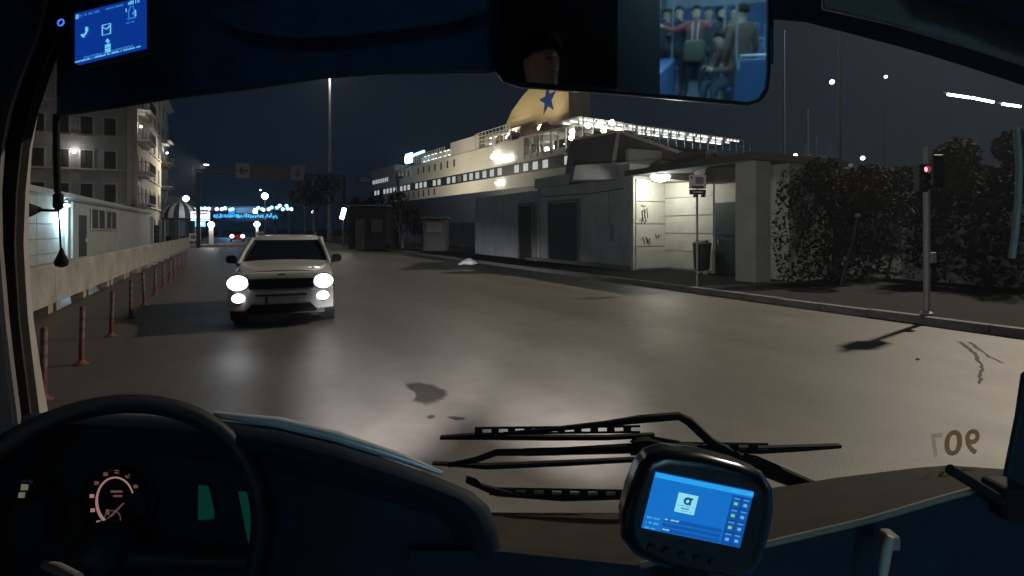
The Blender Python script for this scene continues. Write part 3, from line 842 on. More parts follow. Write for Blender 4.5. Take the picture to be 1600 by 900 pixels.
kprism('gable_edge', [(954, 262), (964, 207), (969, 205), (961, 262)], 24.3, 0.3, 'stucco_trim')
kprism('upper_roof_block', [(968, 207), (1064, 238), (1068, 262), (958, 285)], 24.9, 4.0, 'kiosk_roof')
kprism('upper_wall', [(982, 232), (1034, 236), (1034, 262), (982, 262)], 23.8, 0.6, 'wall_grey')
kprism('roof_edge', [(896, 219), (968, 206), (968, 203), (896, 216)], 24.2, 4.2, 'stucco_trim')
kprism('roof_edge', [(968, 206), (1066, 239), (1066, 236), (969, 203)], 24.6, 4.2, 'stucco_trim')
kprism('fascia', [(900, 258), (1032, 250), (1032, 279), (895, 281)], 22.4, 1.0, 'wall_grey')
kprism('awning', [(1032, 250), (1106, 257), (1096, 284), (1032, 279)], 20.6, 1.6, 'kiosk_beige')
kprism('awning_top', [(1034, 248), (1062, 238), (1108, 236), (1106, 257)], 21.2, 2.5, 'kiosk_roof')
kprism('sign_board', [(1108, 234), (1172, 241), (1176, 249), (1168, 254), (1109, 256)], 20.2, 0.4, 'stucco_trim')
kprism('side_awning', [(1106, 257), (1190, 252), (1196, 282), (1096, 284)], 18.6, 1.2, 'kiosk_beige')
kprism('roof_strut', [(1112, 240), (1116, 240), (1136, 256), (1131, 256)], 19.8, 0.08, 'steel_dark')
MB().tube([(14.12, 24.5, 0.1), (14.12, 24.5, 3.5), (14.2, 24.5, 3.8)], 0.05, 8).build('drain_pipe', M['wall_grey'], kb, smooth=40)
MB().tube([(14.15, 17.6, 3.3), (14.15, 20.0, 3.22), (14.15, 24.3, 3.3)], 0.015, 6).build('cable', M['rubber'], kb)
mbx_ = MB().box((14.12, 18.6, 1.5), (0.12, 0.5, 0.7)).build('meter_box', M['galv'], kb, bevel=0.01)
MB().box((14.05, 18.6, 1.5), (0.02, 0.4, 0.58)).build('box_door', M['wall_grey'], mbx_)
MB().tube([(14.15, 18.6, 1.85), (14.15, 18.6, 3.25)], 0.018, 6).build('conduit', M['galv'], kb)
for (u0, u1) in ((20.9, 23.4), (25.2, 26.6)):
    for u_ in (u0 - 0.06, u1 + 0.06):
        MB().box((14.13, u_, 1.5), (0.1, 0.1, 3.0)).build('door_frame', M['kiosk_beige'], kb)
    MB().box((14.128, (u0 + u1) / 2, 3.0), (0.1, u1 - u0 + 0.24, 0.1)).build('door_frame', M['kiosk_beige'], kb)
# graffiti on the porch panels
gf = MB(); gr = random.Random(5)
def scribble(x0, x1, z0, z1, n):
    pts = []
    for i in range(n):
        t = i / (n - 1)
        pts.append((x0 + (x1 - x0) * t + gr.uniform(-.05, .05), 16.935, z0 + (z1 - z0) * (0.5 + 0.5 * sin(i * 2.1 + gr.uniform(-.4, .4)))))
    gf.tube(pts, 0.014, 5)
scribble(14.5, 14.85, 2.0, 2.5, 14); scribble(14.45, 14.8, 1.85, 2.15, 10); scribble(14.55, 15.0, 1.0, 1.35, 12); scribble(15.2, 15.5, 1.25, 1.45, 8); scribble(14.5, 14.7, 2.5, 2.6, 5)
gf.build('graffiti', M['graffiti'], kb)['kind'] = 'stuff'
# porch lamp
pl_ = thing('porch_lamp', 'round white lamp glowing under the porch roof of the harbour building', 'light', R(15.9, 14.55, 0.14 + Z1), A)
MB().lathe([(0.05, 0.0), (0.22, -0.01), (0.24, -0.06), (0.1, -0.07)], 18).build('lamp_base', M['steel_dark'], pl_)
MB().lathe([(0.36, -0.06), (0.38, -0.12), (0.3, -0.24), (0.05, -0.3)], 20).build('lamp_globe', M['lamp_white'], pl_, smooth=60)
light('POINT', (0, 0, -0.5), 105, (1.0, 0.97, 0.82), size=0.2, parent=pl_)

# litter bin by the porch
lb = thing('litter_bin', 'dark bulging litter bin against the cream porch wall', 'bin', R(14.55, 15.3, 0.14), A)
MB().lathe([(0.2, 0.12), (0.27, 0.2), (0.3, 0.7), (0.32, 1.05), (0.3, 1.1), (0.26, 1.02)], 16).build('bin_body', M['bin'], lb, smooth=40)
MB().lathe([(0.33, 1.06), (0.34, 1.12), (0.2, 1.2), (0.02, 1.22)], 16).build('bin_lid', M['bin'], lb, smooth=40)
for s in (-1, 1):
    MB().box((0.0, 0.16 * s, 0.07), (0.14, 0.1, 0.14)).build('foot', M['sign_white'], lb)
    MB().lathe([(0.02, 0), (0.08, 0.02), (0.05, 0.12)], 8, (0, 0.22 * s, 1.12)).build('lug', M['bin'], lb)

# bus stop sign
bs = thing('bus_stop_sign', 'white and dark red bus stop sign on a thin pole by the porch', 'sign', R(11.35, 11.75, 0.14), A * 0.2)
MB().tube([(0, 0, 0), (0, 0, 3.0)], 0.032, 10).build('pole', M['steel'], bs, smooth=40)
MB().box((0.0, -0.03, 2.98), (0.5, 0.03, 0.4)).build('sign_plate', M['sign_white'], bs, bevel=0.008)
lp_ = MB().box((0.0, -0.03, 2.69), (0.48, 0.03, 0.14)).build('route_strip', M['sign_red'], bs, bevel=0.006)
MB().box((0.0, -0.05, 2.69), (0.3, 0.004, 0.035)).build('route_text', M['sign_white'], lp_)
MB().box((0.0, -0.05, 2.83), (0.34, 0.004, 0.06)).build('stop_name_text', M['sign_red'], bs)
MB().lathe([(0.03, 0), (0.03, 0.004)], 10, (-0.18, -0.046, 3.1), Matrix.Rotation(pi / 2, 3, 'X')).build('round_symbol', M['sign_dark'], bs)
MB().box((0.05, -0.048, 3.02), (0.24, 0.004, 0.2)).build('bus_symbol', M['galv'], bs)
for x in (-0.06, 0.17):
    MB().box((x, -0.02, 2.58), (0.1, 0.07, 0.07)).build('clamp', M['steel_dark'], bs)

# traffic light column
tl = thing('traffic_light', 'slim traffic light column with a red signal at the kerb', 'traffic light', R(5.6, 11.75, 0.14), 0)
MB().tube([(0, 0, 0), (0, 0, 3.2)], 0.055, 12).build('pole', M['galv'], tl, smooth=40)
MB().lathe([(0.11, 0), (0.11, 0.05), (0.06, 0.08)], 12).build('base', M['galv'], tl)
MB().box((-0.13, -0.03, 2.6), (0.17, 0.16, 0.52)).build('signal_housing', M['black_plastic'], tl, bevel=0.02)
MB().box((0.2, 0.05, 2.75), (0.2, 0.2, 0.6)).build('side_signal_housing', M['black_plastic'], tl, bevel=0.02)
MX = Matrix.Rotation(pi / 2, 3, 'X')
for z, m_ in ((2.76, 'red_lamp'), (2.6, 'black_plastic'), (2.44, 'black_plastic')):
    MB().lathe([(0.055, 0), (0.05, 0.02), (0.02, 0.03)], 14, (-0.13, -0.11, z), MX).build('signal_lens', M[m_], tl)
    MB().lathe([(0.065, 0.0), (0.068, 0.0), (0.068, 0.1), (0.065, 0.1)], 14, (-0.13, -0.1, z), MX, ring=True).build('visor', M['black_plastic'], tl)
MB().box((0.07, -0.04, 1.1), (0.1, 0.1, 0.2)).build('push_button_box', M['galv'], tl, bevel=0.01)

# hedge, fence posts, trees on the right
hd = thing('hedge', 'long dark shaggy hedge behind the right pavement', 'hedge', R(0, 0, 0.14), A)
hl = MB(); hr = random.Random(21)
for k in range(60):
    u = 10.2 - k * 0.42; v = 18.6 + hr.uniform(-.5, .5)
    leaves(hl, (v, u, 1.35 + hr.uniform(-.25, .35)), (0.9 * hr.uniform(.6, 1.2), 0.75 * hr.uniform(.5, 1.2), 1.2 + hr.uniform(0, .9)), 300, 0.085 * hr.uniform(.6, 1.3), hr)
for k in range(14):
    leaves(hl, (14.7 + k * 0.34 + hr.uniform(-.1, .1), 10.5 + hr.uniform(-.25, .25), 1.5 + hr.uniform(-.1, .5)), (0.45, 0.5, 1.6 + hr.uniform(0, .4)), 300, 0.075, hr)
for k in range(40):                                   # stray shoots standing out of the top
    u = 10.2 - hr.random() * 22; v = 18.4 + hr.uniform(-.6, .6); z0 = 2.5 + hr.uniform(-.3, .4)
    for j in range(7):
        leaves(hl, (v + hr.uniform(-.1, .1), u + hr.uniform(-.12, .12), z0 + j * 0.16), (0.14, 0.14, 0.12), 7, 0.07, hr)
hl.build('foliage', M['foliage'], hd)
for k in range(20):
    u = 10 - k * 1.25
    MB().tube([(18.6, u, 0), (18.7 + hr.uniform(-.2, .2), u + hr.uniform(-.2, .2), 1.0), (18.6 + hr.uniform(-.5, .5), u + hr.uniform(-.4, .4), 2.0)], [0.05, 0.04, 0.015], 6).build('stem', M['bark'], hd)
MB().box((19.6, -2, 0.9), (0.3, 24, 1.8)).build('backing_wall', M['wall_grey'], hd)
tree('pavement_tree', 'brownish shaggy tree hanging over the end of the harbour building', R(10.6, 17.0, 0.14), 3.7, 1.5, M['foliage_dry'], 31, 4500, 0.07, frac=0.5)
tree('pavement_tree', 'brownish round tree top behind the traffic light', R(8.1, 20.6, 0.14), 4.5, 1.6, M['foliage_dry'], 32, 5500, 0.08, frac=0.45)
tree('pavement_tree', 'dark tree behind the hedge left of the traffic light', R(10.6, 22.6, 0.14), 4.3, 1.9, M['foliage'], 33, 5000, 0.085, frac=0.4)
lpst = thing('leaning_post', 'grey post leaning over in front of the dark hedge', 'post', R(9.6, 15.6, 0.14), 0)
MB().tube([(0, 0, 0), (0.28, 0.05, 1.0), (0.55, 0.1, 2.0)], [0.05, 0.045, 0.04], 10).build('post', M['steel_dark'], lpst, smooth=40)
MB().lathe([(0.09, 2.0), (0.09, 2.06), (0.03, 2.1)], 10, (0.55, 0.1, 0)).build('cap', M['galv'], lpst)
for px, Y, h, lab in ((1225, 30, 12.5, 'thin dark mast behind the harbour building end'), (1262, 34, 9.0, 'short thin mast beside the distant ship bridge')):
    p0 = W(px, 358, Y); f_ = thing('thin_mast', lab, 'mast', (p0.x, Y, 0.1))
    MB().tube([(0, 0, 0), (0, 0, h)], [0.08, 0.04], 8).build('pole', M['steel_dark'], f_)
    MB().lathe([(0.06, h), (0.06, h + 0.1), (0.02, h + 0.14)], 8).build('cap', M['steel_dark'], f_)

# distant boat bridge and harbour lights at right
bt = thing('harbour_boat', 'distant boat with a mast and a dim lit bridge above the hedge', 'boat', (W(1278, 358, 60).x, 60, 0.0), 0.2)
def bz(py): return CZ - (py - HY) / F * 60
MB().loft([[Vector((x * s, y * s2, z)) for x, y in ((-5.2, -3), (3.2, -3), (5.4, 0), (3.2, 3), (-5.2, 3))] for s, s2, z in ((0.7, 0.7, 0), (0.95, 0.95, 5), (1.0, 1.0, bz(269)))]).build('hull', M['ship_hull'], bt)
MB().box((0, 0, (bz(266) + bz(258)) / 2), (5.6, 4, bz(258) - bz(268))).build('deckhouse', M['ship_white'], bt)
MB().box((0, -2.05, bz(261)), (5.0, 0.06, 0.3)).build('window_band', M['window_dim'], bt)
MB().box((-0.2, 0, (bz(258) + bz(243)) / 2), (1.4, 1.4, bz(243) - bz(258))).build('tower', M['galv'], bt)
MB().box((-0.2, 0, bz(243)), (3.4, 0.5, 0.2)).build('crosstree', M['galv'], bt)
for x, t in ((-0.2, 212), (1.6, 222), (-1.5, 226)):
    MB().tube([(x, 0, bz(256)), (x, 0, bz(t))], 0.08, 6).build('mast', M['galv'], bt)
tub = MB().tube([(-4.6, -3, bz(270)), (0, -3.2, bz(268)), (4.6, -2.6, bz(271))], 0.1, 6).build('rubbing_strake', M['stucco_trim'], bt)
light('POINT', (-3.2, -5.2, bz(248)), 120, (0.7, 0.9, 1.0), size=0.2, parent=bt)
def far_lamp(label, px, py, Y, r, m, base_drop=True):
    w = W(px, py, Y); t = thing('harbour_light', label, 'light', (w.x, Y, 0))
    MB().lathe([(r * sin(k * pi / 8), w.z - r * cos(k * pi / 8)) for k in range(9)], 12).build('lamp_globe', M[m], t, smooth=60)
    MB().tube([(0, r * 0.9, 0), (0, r * 0.9, w.z)], 0.025, 6).build('pole', M['steel_dark'], t)
far_lamp('tiny cold harbour light left of the distant boat', 1243, 243, 75, 0.26, 'lamp_cold')
far_lamp('bright harbour light low behind the hedge right of the boat', 1346, 273, 70, 0.3, 'lamp_cold')
far_lamp('small harbour light next to the bright one behind the hedge', 1334, 274, 80, 0.2, 'white_bulb')
far_lamp('harbour light above the hedge right of the distant boat', 1348, 247, 85, 0.33, 'white_bulb')
far_lamp('harbour light on the tall lamp column side of the sky', 1300, 128, 60, 0.26, 'white_bulb')
far_lamp('lone small light high in the dark sky at right', 1384, 120, 70, 0.2, 'white_bulb')
far_lamp('small distant light under the gantry', 407, 297, 130, 0.22, 'white_bulb')
far_lamp('small distant light behind the bushy tree', 489, 331, 110, 0.3, 'white_bulb')
# strip-lit gantry far at right
sg = thing('lit_crane_boom', 'crane boom outlined by bright white strip lights at far right', 'crane', (W(1535, 358, 45).x, 45, 0))
sx = sg.location.x
def sp(px, py): 
    w = W(px, py, 45); return (w.x - sx, 0, w.z)
MB().tube([sp(1470, 143), sp(1640, 176)], 0.12, 8).build('boom', M['steel_dark'], sg)
MB().tube([sp(1640, 176), (sp(1640, 176)[0], 0, 0)], 0.35, 8).build('tower', M['steel_dark'], sg)
for a_, b_ in (((1478, 148), (1512, 153)), ((1514, 153), (1549, 160)), ((1563, 163), (1576, 165)), ((1578, 165), (1591, 167))):
    p, q = Vector(sp(*a_)), Vector(sp(*b_)); p.z -= 0.02; q.z -= 0.02
    p.y = q.y = -0.2
    MB().tube([p, q], 0.1, 6).build('strip_light', M['lamp_white'], sg)

qf = thing('cover_fence', 'dark panel fence added over the lit ground between kiosk and gantry', 'fence', R(56, 19.0, 0.1), A)  # dark fence added to hide the brightly lit quay ground
fp_me = MB().box((0, 0, 1.15), (0.05, 2.9, 2.2)).mesh('fence_panel'); fpp = MB().box((0, 0, 1.2), (0.12, 0.12, 2.4)).mesh('fence_post')
for k in range(16):
    part('fence_panel', fp_me, M['steel_dark'], qf, (0, -22.5 + k * 3.0, 0)); part('fence_post', fpp, M['steel_dark'], qf, (-0.03, -24 + k * 3.0, 0))
# sheds and lit slab left of the kiosk
def shed(name, label, px0, px1, ytop, ybase, depth, m, cat='shed'):
    Y = (CZ - 0.14) * F / (ybase - HY); a = W(px0, ybase, Y); b = W(px1, ybase, Y); h = (ybase - ytop) * Y / F
    t = thing(name, label, cat, ((a.x + b.x) / 2, Y, 0.14), 0)
    w = b.x - a.x
    MB().box((0, depth / 2, h / 2), (w, depth, h)).build('wall', M[m], t, bevel=0.02)
    MB().box((0, depth / 2, h + 0.05), (w + 0.3, depth + 0.3, 0.1)).build('roof', M['kiosk_roof'], t)
    return t, w, h
t, w, h = shed('utility_cabin', 'grey box cabin standing before the dark ship hull', 661, 696, 341, 392, 2.0, 'steel_dark')
MB().box((0, -0.03, h * 0.25), (w * 0.8, 0.06, h * 0.45)).build('vent_panel', M['steel_dark'], t)
MB().box((0, -0.03, h * 0.72), (w * 0.7, 0.05, h * 0.3)).build('hatch', M['kiosk_roof'], t)
t, w, h = shed('dark_shed', 'dark flat roofed shed at the far end of the right pavement', 545, 603, 322, 390, 5.0, 'rubber')
MB().box((-w * 0.2, -0.03, h * 0.35), (w * 0.25, 0.06, h * 0.7)).build('door', M['shutter'], t)
MB().box((w * 0.25, -0.03, h * 0.55), (w * 0.3, 0.06, h * 0.3)).build('window', M['shutter'], t)
ts = thing('tilted_lit_sign', 'narrow tilted white lit sign before the dark shed', 'sign', (W(536, 358, 44).x, 44, 0.14))
MB().box((0, 0, 2.9), (0.3, 0.12, 0.9), Matrix.Rotation(0.28, 3, 'Y')).build('lit_panel', M['lamp_white'], ts)
MB().tube([(0, 0.1, 0), (0, 0.1, 2.8)], 0.05, 8).build('post', M['steel'], ts)
wb = thing('white_bag', 'small white plastic bag lying on the pavement by the building', 'bag', (W(733, 418, 25).x, 25, 0.14))
rr = random.Random(3)
rings = []
for zz, r0 in ((0.0, 0.2), (0.06, 0.3), (0.16, 0.26), (0.24, 0.14), (0.29, 0.04)):
    rings.append([Vector((cos(k * pi / 6) * r0 * 1.2 * rr.uniform(.75, 1.2), sin(k * pi / 6) * r0 * rr.uniform(.75, 1.2), zz + rr.uniform(0, .02))) for k in range(12)])
MB().loft(rings).build('bag_body', M['white_bag'], wb)
MB().tube([(-0.3, 0, 0.06), (-0.42, 0.02, 0.04), (-0.5, 0, 0.02)], [0.06, 0.05, 0.01], 7).build('bag_neck', M['white_bag'], wb)

# ================================================================== FERRY
SD = Vector((-0.536, 0.844, 0)); SN = Vector((0.844, 0.536, 0))     # along the ship's side, and across its stern
DC = 80.0
fy = thing('ferry', 'large lit ferry with a dark hull moored behind the harbour building', 'ship', (W(900, 358, DC).x, DC, 0.0), atan2(0.536, 0.844))
# local: x across the ship (away to the right), y along its side (away to the left), z up
def fs(name, x0, x1, y0, y1, z0, z1, m, parent=fy, bevel=0):
    return MB().box(((x0 + x1) / 2, (y0 + y1) / 2, (z0 + z1) / 2), (x1 - x0, y1 - y0, z1 - z0)).build(name, M[m], parent, bevel=bevel)
hullrings = []
for z, fl_ in ((0, 0), (4, 1.0), (8.9, 2.5)):
    hullrings.append([Vector(p + (z,)) for p in ((0, -1), (0, 96 + fl_), (6, 108 + fl_ * 1.6), (20, 116 + fl_ * 2), (34, 108 + fl_ * 1.6), (40, 96 + fl_), (40, -1))])
MB().loft(hullrings).build('hull', M['ship_hull'], fy)
hw = []
for z, e in ((8.9, 0), (11.2, 0)):
    hw.append([Vector(p + (z,)) for p in ((-0.05, -0.5), (-0.05, 92), (3, 99), (37, 99), (40.05, 92), (40.05, -0.5))])
MB().loft(hw).build('lower_superstructure', M['ship_white'], fy)
fs('window_band', 0.0, 40, 0, 94, 11.2, 13.1, 'ship_dark')
fs('upper_superstructure', -0.05, 40.05, 14, 95, 13.1, 17.2, 'ship_white')
fs('deck_edge', -0.35, 40, -0.6, 95, 13.05, 13.45, 'ship_white')
fs('after_wall', -0.05, 40, 0.0, 14, 13.45, 14.2, 'ship_white')
fs('bridge_house', 1.0, 39, 78, 101, 17.2, 19.2, 'ship_white')
fs('bridge_wing', -3.0, 43, 96, 100.5, 15.7, 17.0, 'galv')
fs('forward_windows', -0.12, 0.0, 80, 94, 14.7, 16.0, 'ship_dark')
fs('upper_block', 1.0, 39, 31, 44, 17.2, 20.4, 'ship_white')
fs('sun_deck', 1.0, 39, 14, 78, 17.2, 17.4, 'ship_white')
for (y0, y1) in ((8, 16.5), (17.5, 25)):
    MB().loft([[Vector((0.4 + 3.0 * a, (y0 + y1) / 2 + (y1 - y0) / 2 * b, z)) for a, b in ((0, -.8), (0, .8), (.5, 1), (1, .8), (1, -.8), (.5, -1))] for z in (15.9, 16.2, 17.6)]).build('lifeboat', M['ship_white'], fy)
    MB().loft([[Vector((0.4 + 3.0 * (0.5 + (a - .5) * s), (y0 + y1) / 2 + (y1 - y0) / 2 * b * s, z)) for a, b in ((0, -.8), (0, .8), (.5, 1), (1, .8), (1, -.8), (.5, -1))] for s, z in ((1.02, 17.6), (1.0, 18.2), (0.75, 18.9))]).build('lifeboat_cover', M['lifeboat'], fy)
    for y in (y0 + 1.5, y1 - 1.5):
        MB().tube([(0.2, y, 14), (0.0, y, 17.5), (0.8, y, 19.0), (1.8, y, 19.2)], 0.16, 6).build('davit', M['ship_white'], fy)
# windows: each a pane of its own
wm_a = MB().box((0, 0, 0), (0.12, 1.3, 1.25)).mesh('window_pane'); wm_b = wm_a.copy(); wm_c = wm_a.copy()
fr_ = random.Random(8)
y = 2.0
while y < 93:
    k = fr_.random()
    if 44 < y < 47: y += 2.2; continue
    if k < 0.75:
        part('window_pane', wm_a, M['window_lit'], fy, (-0.05, y, 12.15))
    elif k < 0.9:
        part('window_pane', wm_b, M['window_dim'], fy, (-0.05, y, 12.15))
    y += 2.55 + (0.25 if y < 30 else 0)
wm_d = MB().box((0, 0, 0), (0.12, 0.7, 1.1)).mesh('window_pane'); wm_d2 = wm_d.copy(); wm_e = MB().box((0, 0, 0), (0.12, 0.6, 1.5)).mesh('window_pane')
for k in range(9):
    part('window_pane', wm_d, M['window_lit'], fy, (-0.16, 80.5 + k * 1.5, 15.3))
for k in range(7):
    part('window_pane', wm_e, M['ship_dark'], fy, (-0.08, 40 + k * 3.2, 15.6))
for k in range(4):
    part('window_pane', wm_b, M['window_dim'], fy, (-0.08, 64 + k * 2.6, 15.7))
    part('window_pane', wm_c, M['ship_dark'], fy, (-0.075, 64.0 + k * 2.6 + 1.25, 15.7))
for k in range(9):
    part('window_pane', wm_e, M['ship_dark'] if k > 2 else M['ship_dark'], fy, (-0.08, 50 + k * 3.0, 10.15))
# promenade deck aft: posts, rails and lamps
for k in range(8):
    fs('stanchion', -0.2, 0.0, 0.3 + k * 1.9, 0.55 + k * 1.9, 13.4, 17.0, 'ship_white')
fs('promenade_roof', -0.3, 12, -0.4, 15, 17.0, 17.3, 'ship_white')
fs('promenade_wall', 3.0, 3.3, 0, 14, 13.4, 17.0, 'ship_white')
glob = MB().lathe([(0.42 * sin(t * pi / 8), -0.42 * cos(t * pi / 8)) for t in range(9)], 10).mesh('deck_lamp')
for (x, y, z) in ((-0.7, 0.2, 15.2), (-0.5, 0.3, 16.1), (0.9, 3.5, 14.8), (0.9, 6, 14.7), (0.9, 8.5, 14.6), (-0.6, 21.5, 14.4), (-0.7, 23.0, 14.9), (-0.6, 22.2, 15.4), (-0.5, 19.5, 14.3), (-0.5, 17.6, 14.2)):
    part('deck_lamp', glob, M['ship_flood'], fy, (x, y, z), smooth=60)
for y in (20, 21.5):
    fs('berth_lamp', -0.5, -0.1, y, y + 1.0, 10.0, 10.3, 'ship_flood')
# railings of the sun deck, with lit fittings behind
for (y0, y1, z0, z1) in ((45, 62, 17.4, 19.6), (18, 31, 17.4, 20.3)):
    rl = MB()
    n = int((y1 - y0) / 1.3)
    for k in range(n + 1):
        rl.box((0.1, y0 + (y1 - y0) * k / n, (z0 + z1) / 2), (0.12, 0.12, z1 - z0))
    for j in range(4):
        rl.box((0.1, (y0 + y1) / 2, z0 + (z1 - z0) * (j + 1) / 4), (0.1, y1 - y0, 0.1))
    rl.build('deck_railing', M['ship_white'], fy)['kind'] = 'stuff'
    fs('rail_back', 2.0, 2.2, y0, y1, z0, z1 - 0.3, 'ship_white')
    tb = MB().box((0, 0, 0), (0.12, 1.0, 0.16)).mesh('deck_tube')
    for k in range(int((y1 - y0) / 2.2)):
        for j in range(2):
            part('deck_tube', tb, M['ship_tube'], fy, (1.6, y0 + 1 + k * 2.2 + fr_.uniform(-.3, .3), z0 + 0.7 + j * 1.1))
fs('neon_emblem', -0.1, 0.3, 63.5, 67.5, 18.2, 20.6, 'ship_neon')
fs('neon_core', -0.3, -0.1, 65, 67.2, 18.5, 19.9, 'lamp_cold')
MB().tube([(0, 56, 20.0), (0, 60, 19.9), (0, 64, 19.7)], 0.3, 6).build('neon_lettering', M['ship_neon'], fy)
# radar mast
MB().tube([(16, 88, 19.2), (16, 88, 25)], 0.25, 8).build('radar_mast', M['galv'], fy)
MB().box((16, 88, 23.5), (0.4, 4, 0.3)).build('radar_scanner', M['galv'], fy)
# funnel with the star
fun = MB().loft([[Vector((x, y, z)) for x, y in ((4.0, y0), (4.0, y1), (5, y1 + 0.5), (7.5, y1 + 0.5), (8.5, y1), (8.5, y0), (7.5, y0 - 0.3), (5, y0 - 0.3))] for y0, y1, z in ((6.6, 28.0, 17.3), (6.6, 27.7, 19), (6.7, 26.4, 21.5), (6.8, 23.9, 24), (6.9, 20.4, 26), (7.0, 15.5, 28))]).build('funnel', M['funnel'], fy, smooth=25)
star = []
for k in range(10):
    r0 = 2.6 if k % 2 == 0 else 1.0
    a0 = pi / 2 + k * pi / 5 + 0.1
    star.append((3.96, 12.4 - r0 * 0.95 * cos(a0), 23.7 + r0 * sin(a0)))
MB().prism(star, (-0.08, 0, 0)).build('star_emblem', M['star_blue'], fun)
fs('funnel_cap', 3.6, 8.9, 5.6, 13.5, 28, 28.6, 'ship_dark')
fs('funnel_platform', 2.5, 12, 4, 27.5, 17.3, 17.7, 'ship_white')
for (p, tgt, en) in (((0.6, 10.0, 18.6), (6, 11, 24), 2600), ((0.6, 20.0, 18.6), (6, 18, 23), 2000)):
    l_ = fs('funnel_light', p[0] - .25, p[0] + .25, p[1] - .3, p[1] + .3, p[2] - .6, p[2] - .2, 'ship_flood')
    light('SPOT', p, en, (1.0, 0.86, 0.6), target=None, size=0.3, spot=150, blend=0.6, parent=fy).rotation_euler = (Vector(tgt) - Vector(p)).to_track_quat('-Z', 'Y').to_euler()
# open after deck across the stern: frame, roof bars and fluorescent tubes
fs('stern_house', 0.5, 40, -0.9, 6, 8.9, 15.6, 'ship_dark')
for k in range(21):
    x = 0.4 + k * 2.0
    fs('stern_post', x - .07, x + .07, -1.2, -1.06, 15.4, 18.1, 'ship_white')
for z in (15.7, 16.5, 17.2, 18.1):
    fs('stern_rail', 0.3, 40.6, -1.26, -1.12, z, z + (0.16 if z > 18 else 0.08), 'ship_white')
fs('stern_roof', 0.3, 40.6, 0.0, 7, 18.35, 18.5, 'ship_white')
tb2 = MB().box((0, 0, 0), (1.3, 0.2, 0.18)).mesh('stern_tube')
for k in range(19):
    for j in range(3):
        part('stern_tube', tb2, M['ship_tube'], fy, (1.6 + k * 2.05 + fr_.uniform(-.3, .3), 0.6 + j * 1.9, 18.15 - j * 0.0))
for (x, z) in ((1.5, 17.0), (3.8, 17.5), (6.2, 18.0), (4.6, 16.6), (7.6, 16.9)):
    part('deck_lamp', glob, M['ship_flood'], fy, (x, -0.9, z), smooth=60)
light('AREA', (20, 3, 18.0), 700, (0.95, 1.0, 0.95), size=8, parent=fy)
# quay floodlight mast lighting the ship's side
qm = thing('quay_mast', 'dark floodlight mast on the quay in front of the ferry side', 'street lamp', (W(622, 358, 98).x, 98, 0))
MB().tube([(0, 0, 0), (0, 0, 11)], [0.3, 0.22], 10).build('pole', M['steel_dark'], qm)
MB().box((0.2, 0.3, 11.1), (1.4, 0.4, 0.4)).build('floodlight_housing', M['steel_dark'], qm)
MB().box((0.2, 0.53, 11.1), (1.2, 0.04, 0.3)).build('floodlight_lens', M['lamp_warm'], qm)
light('SPOT', (0.2, 0.8, 11.1), 9500, (1.0, 0.89, 0.68), target=(18, 14, 16), size=0.4, spot=160, blend=0.5, parent=qm)

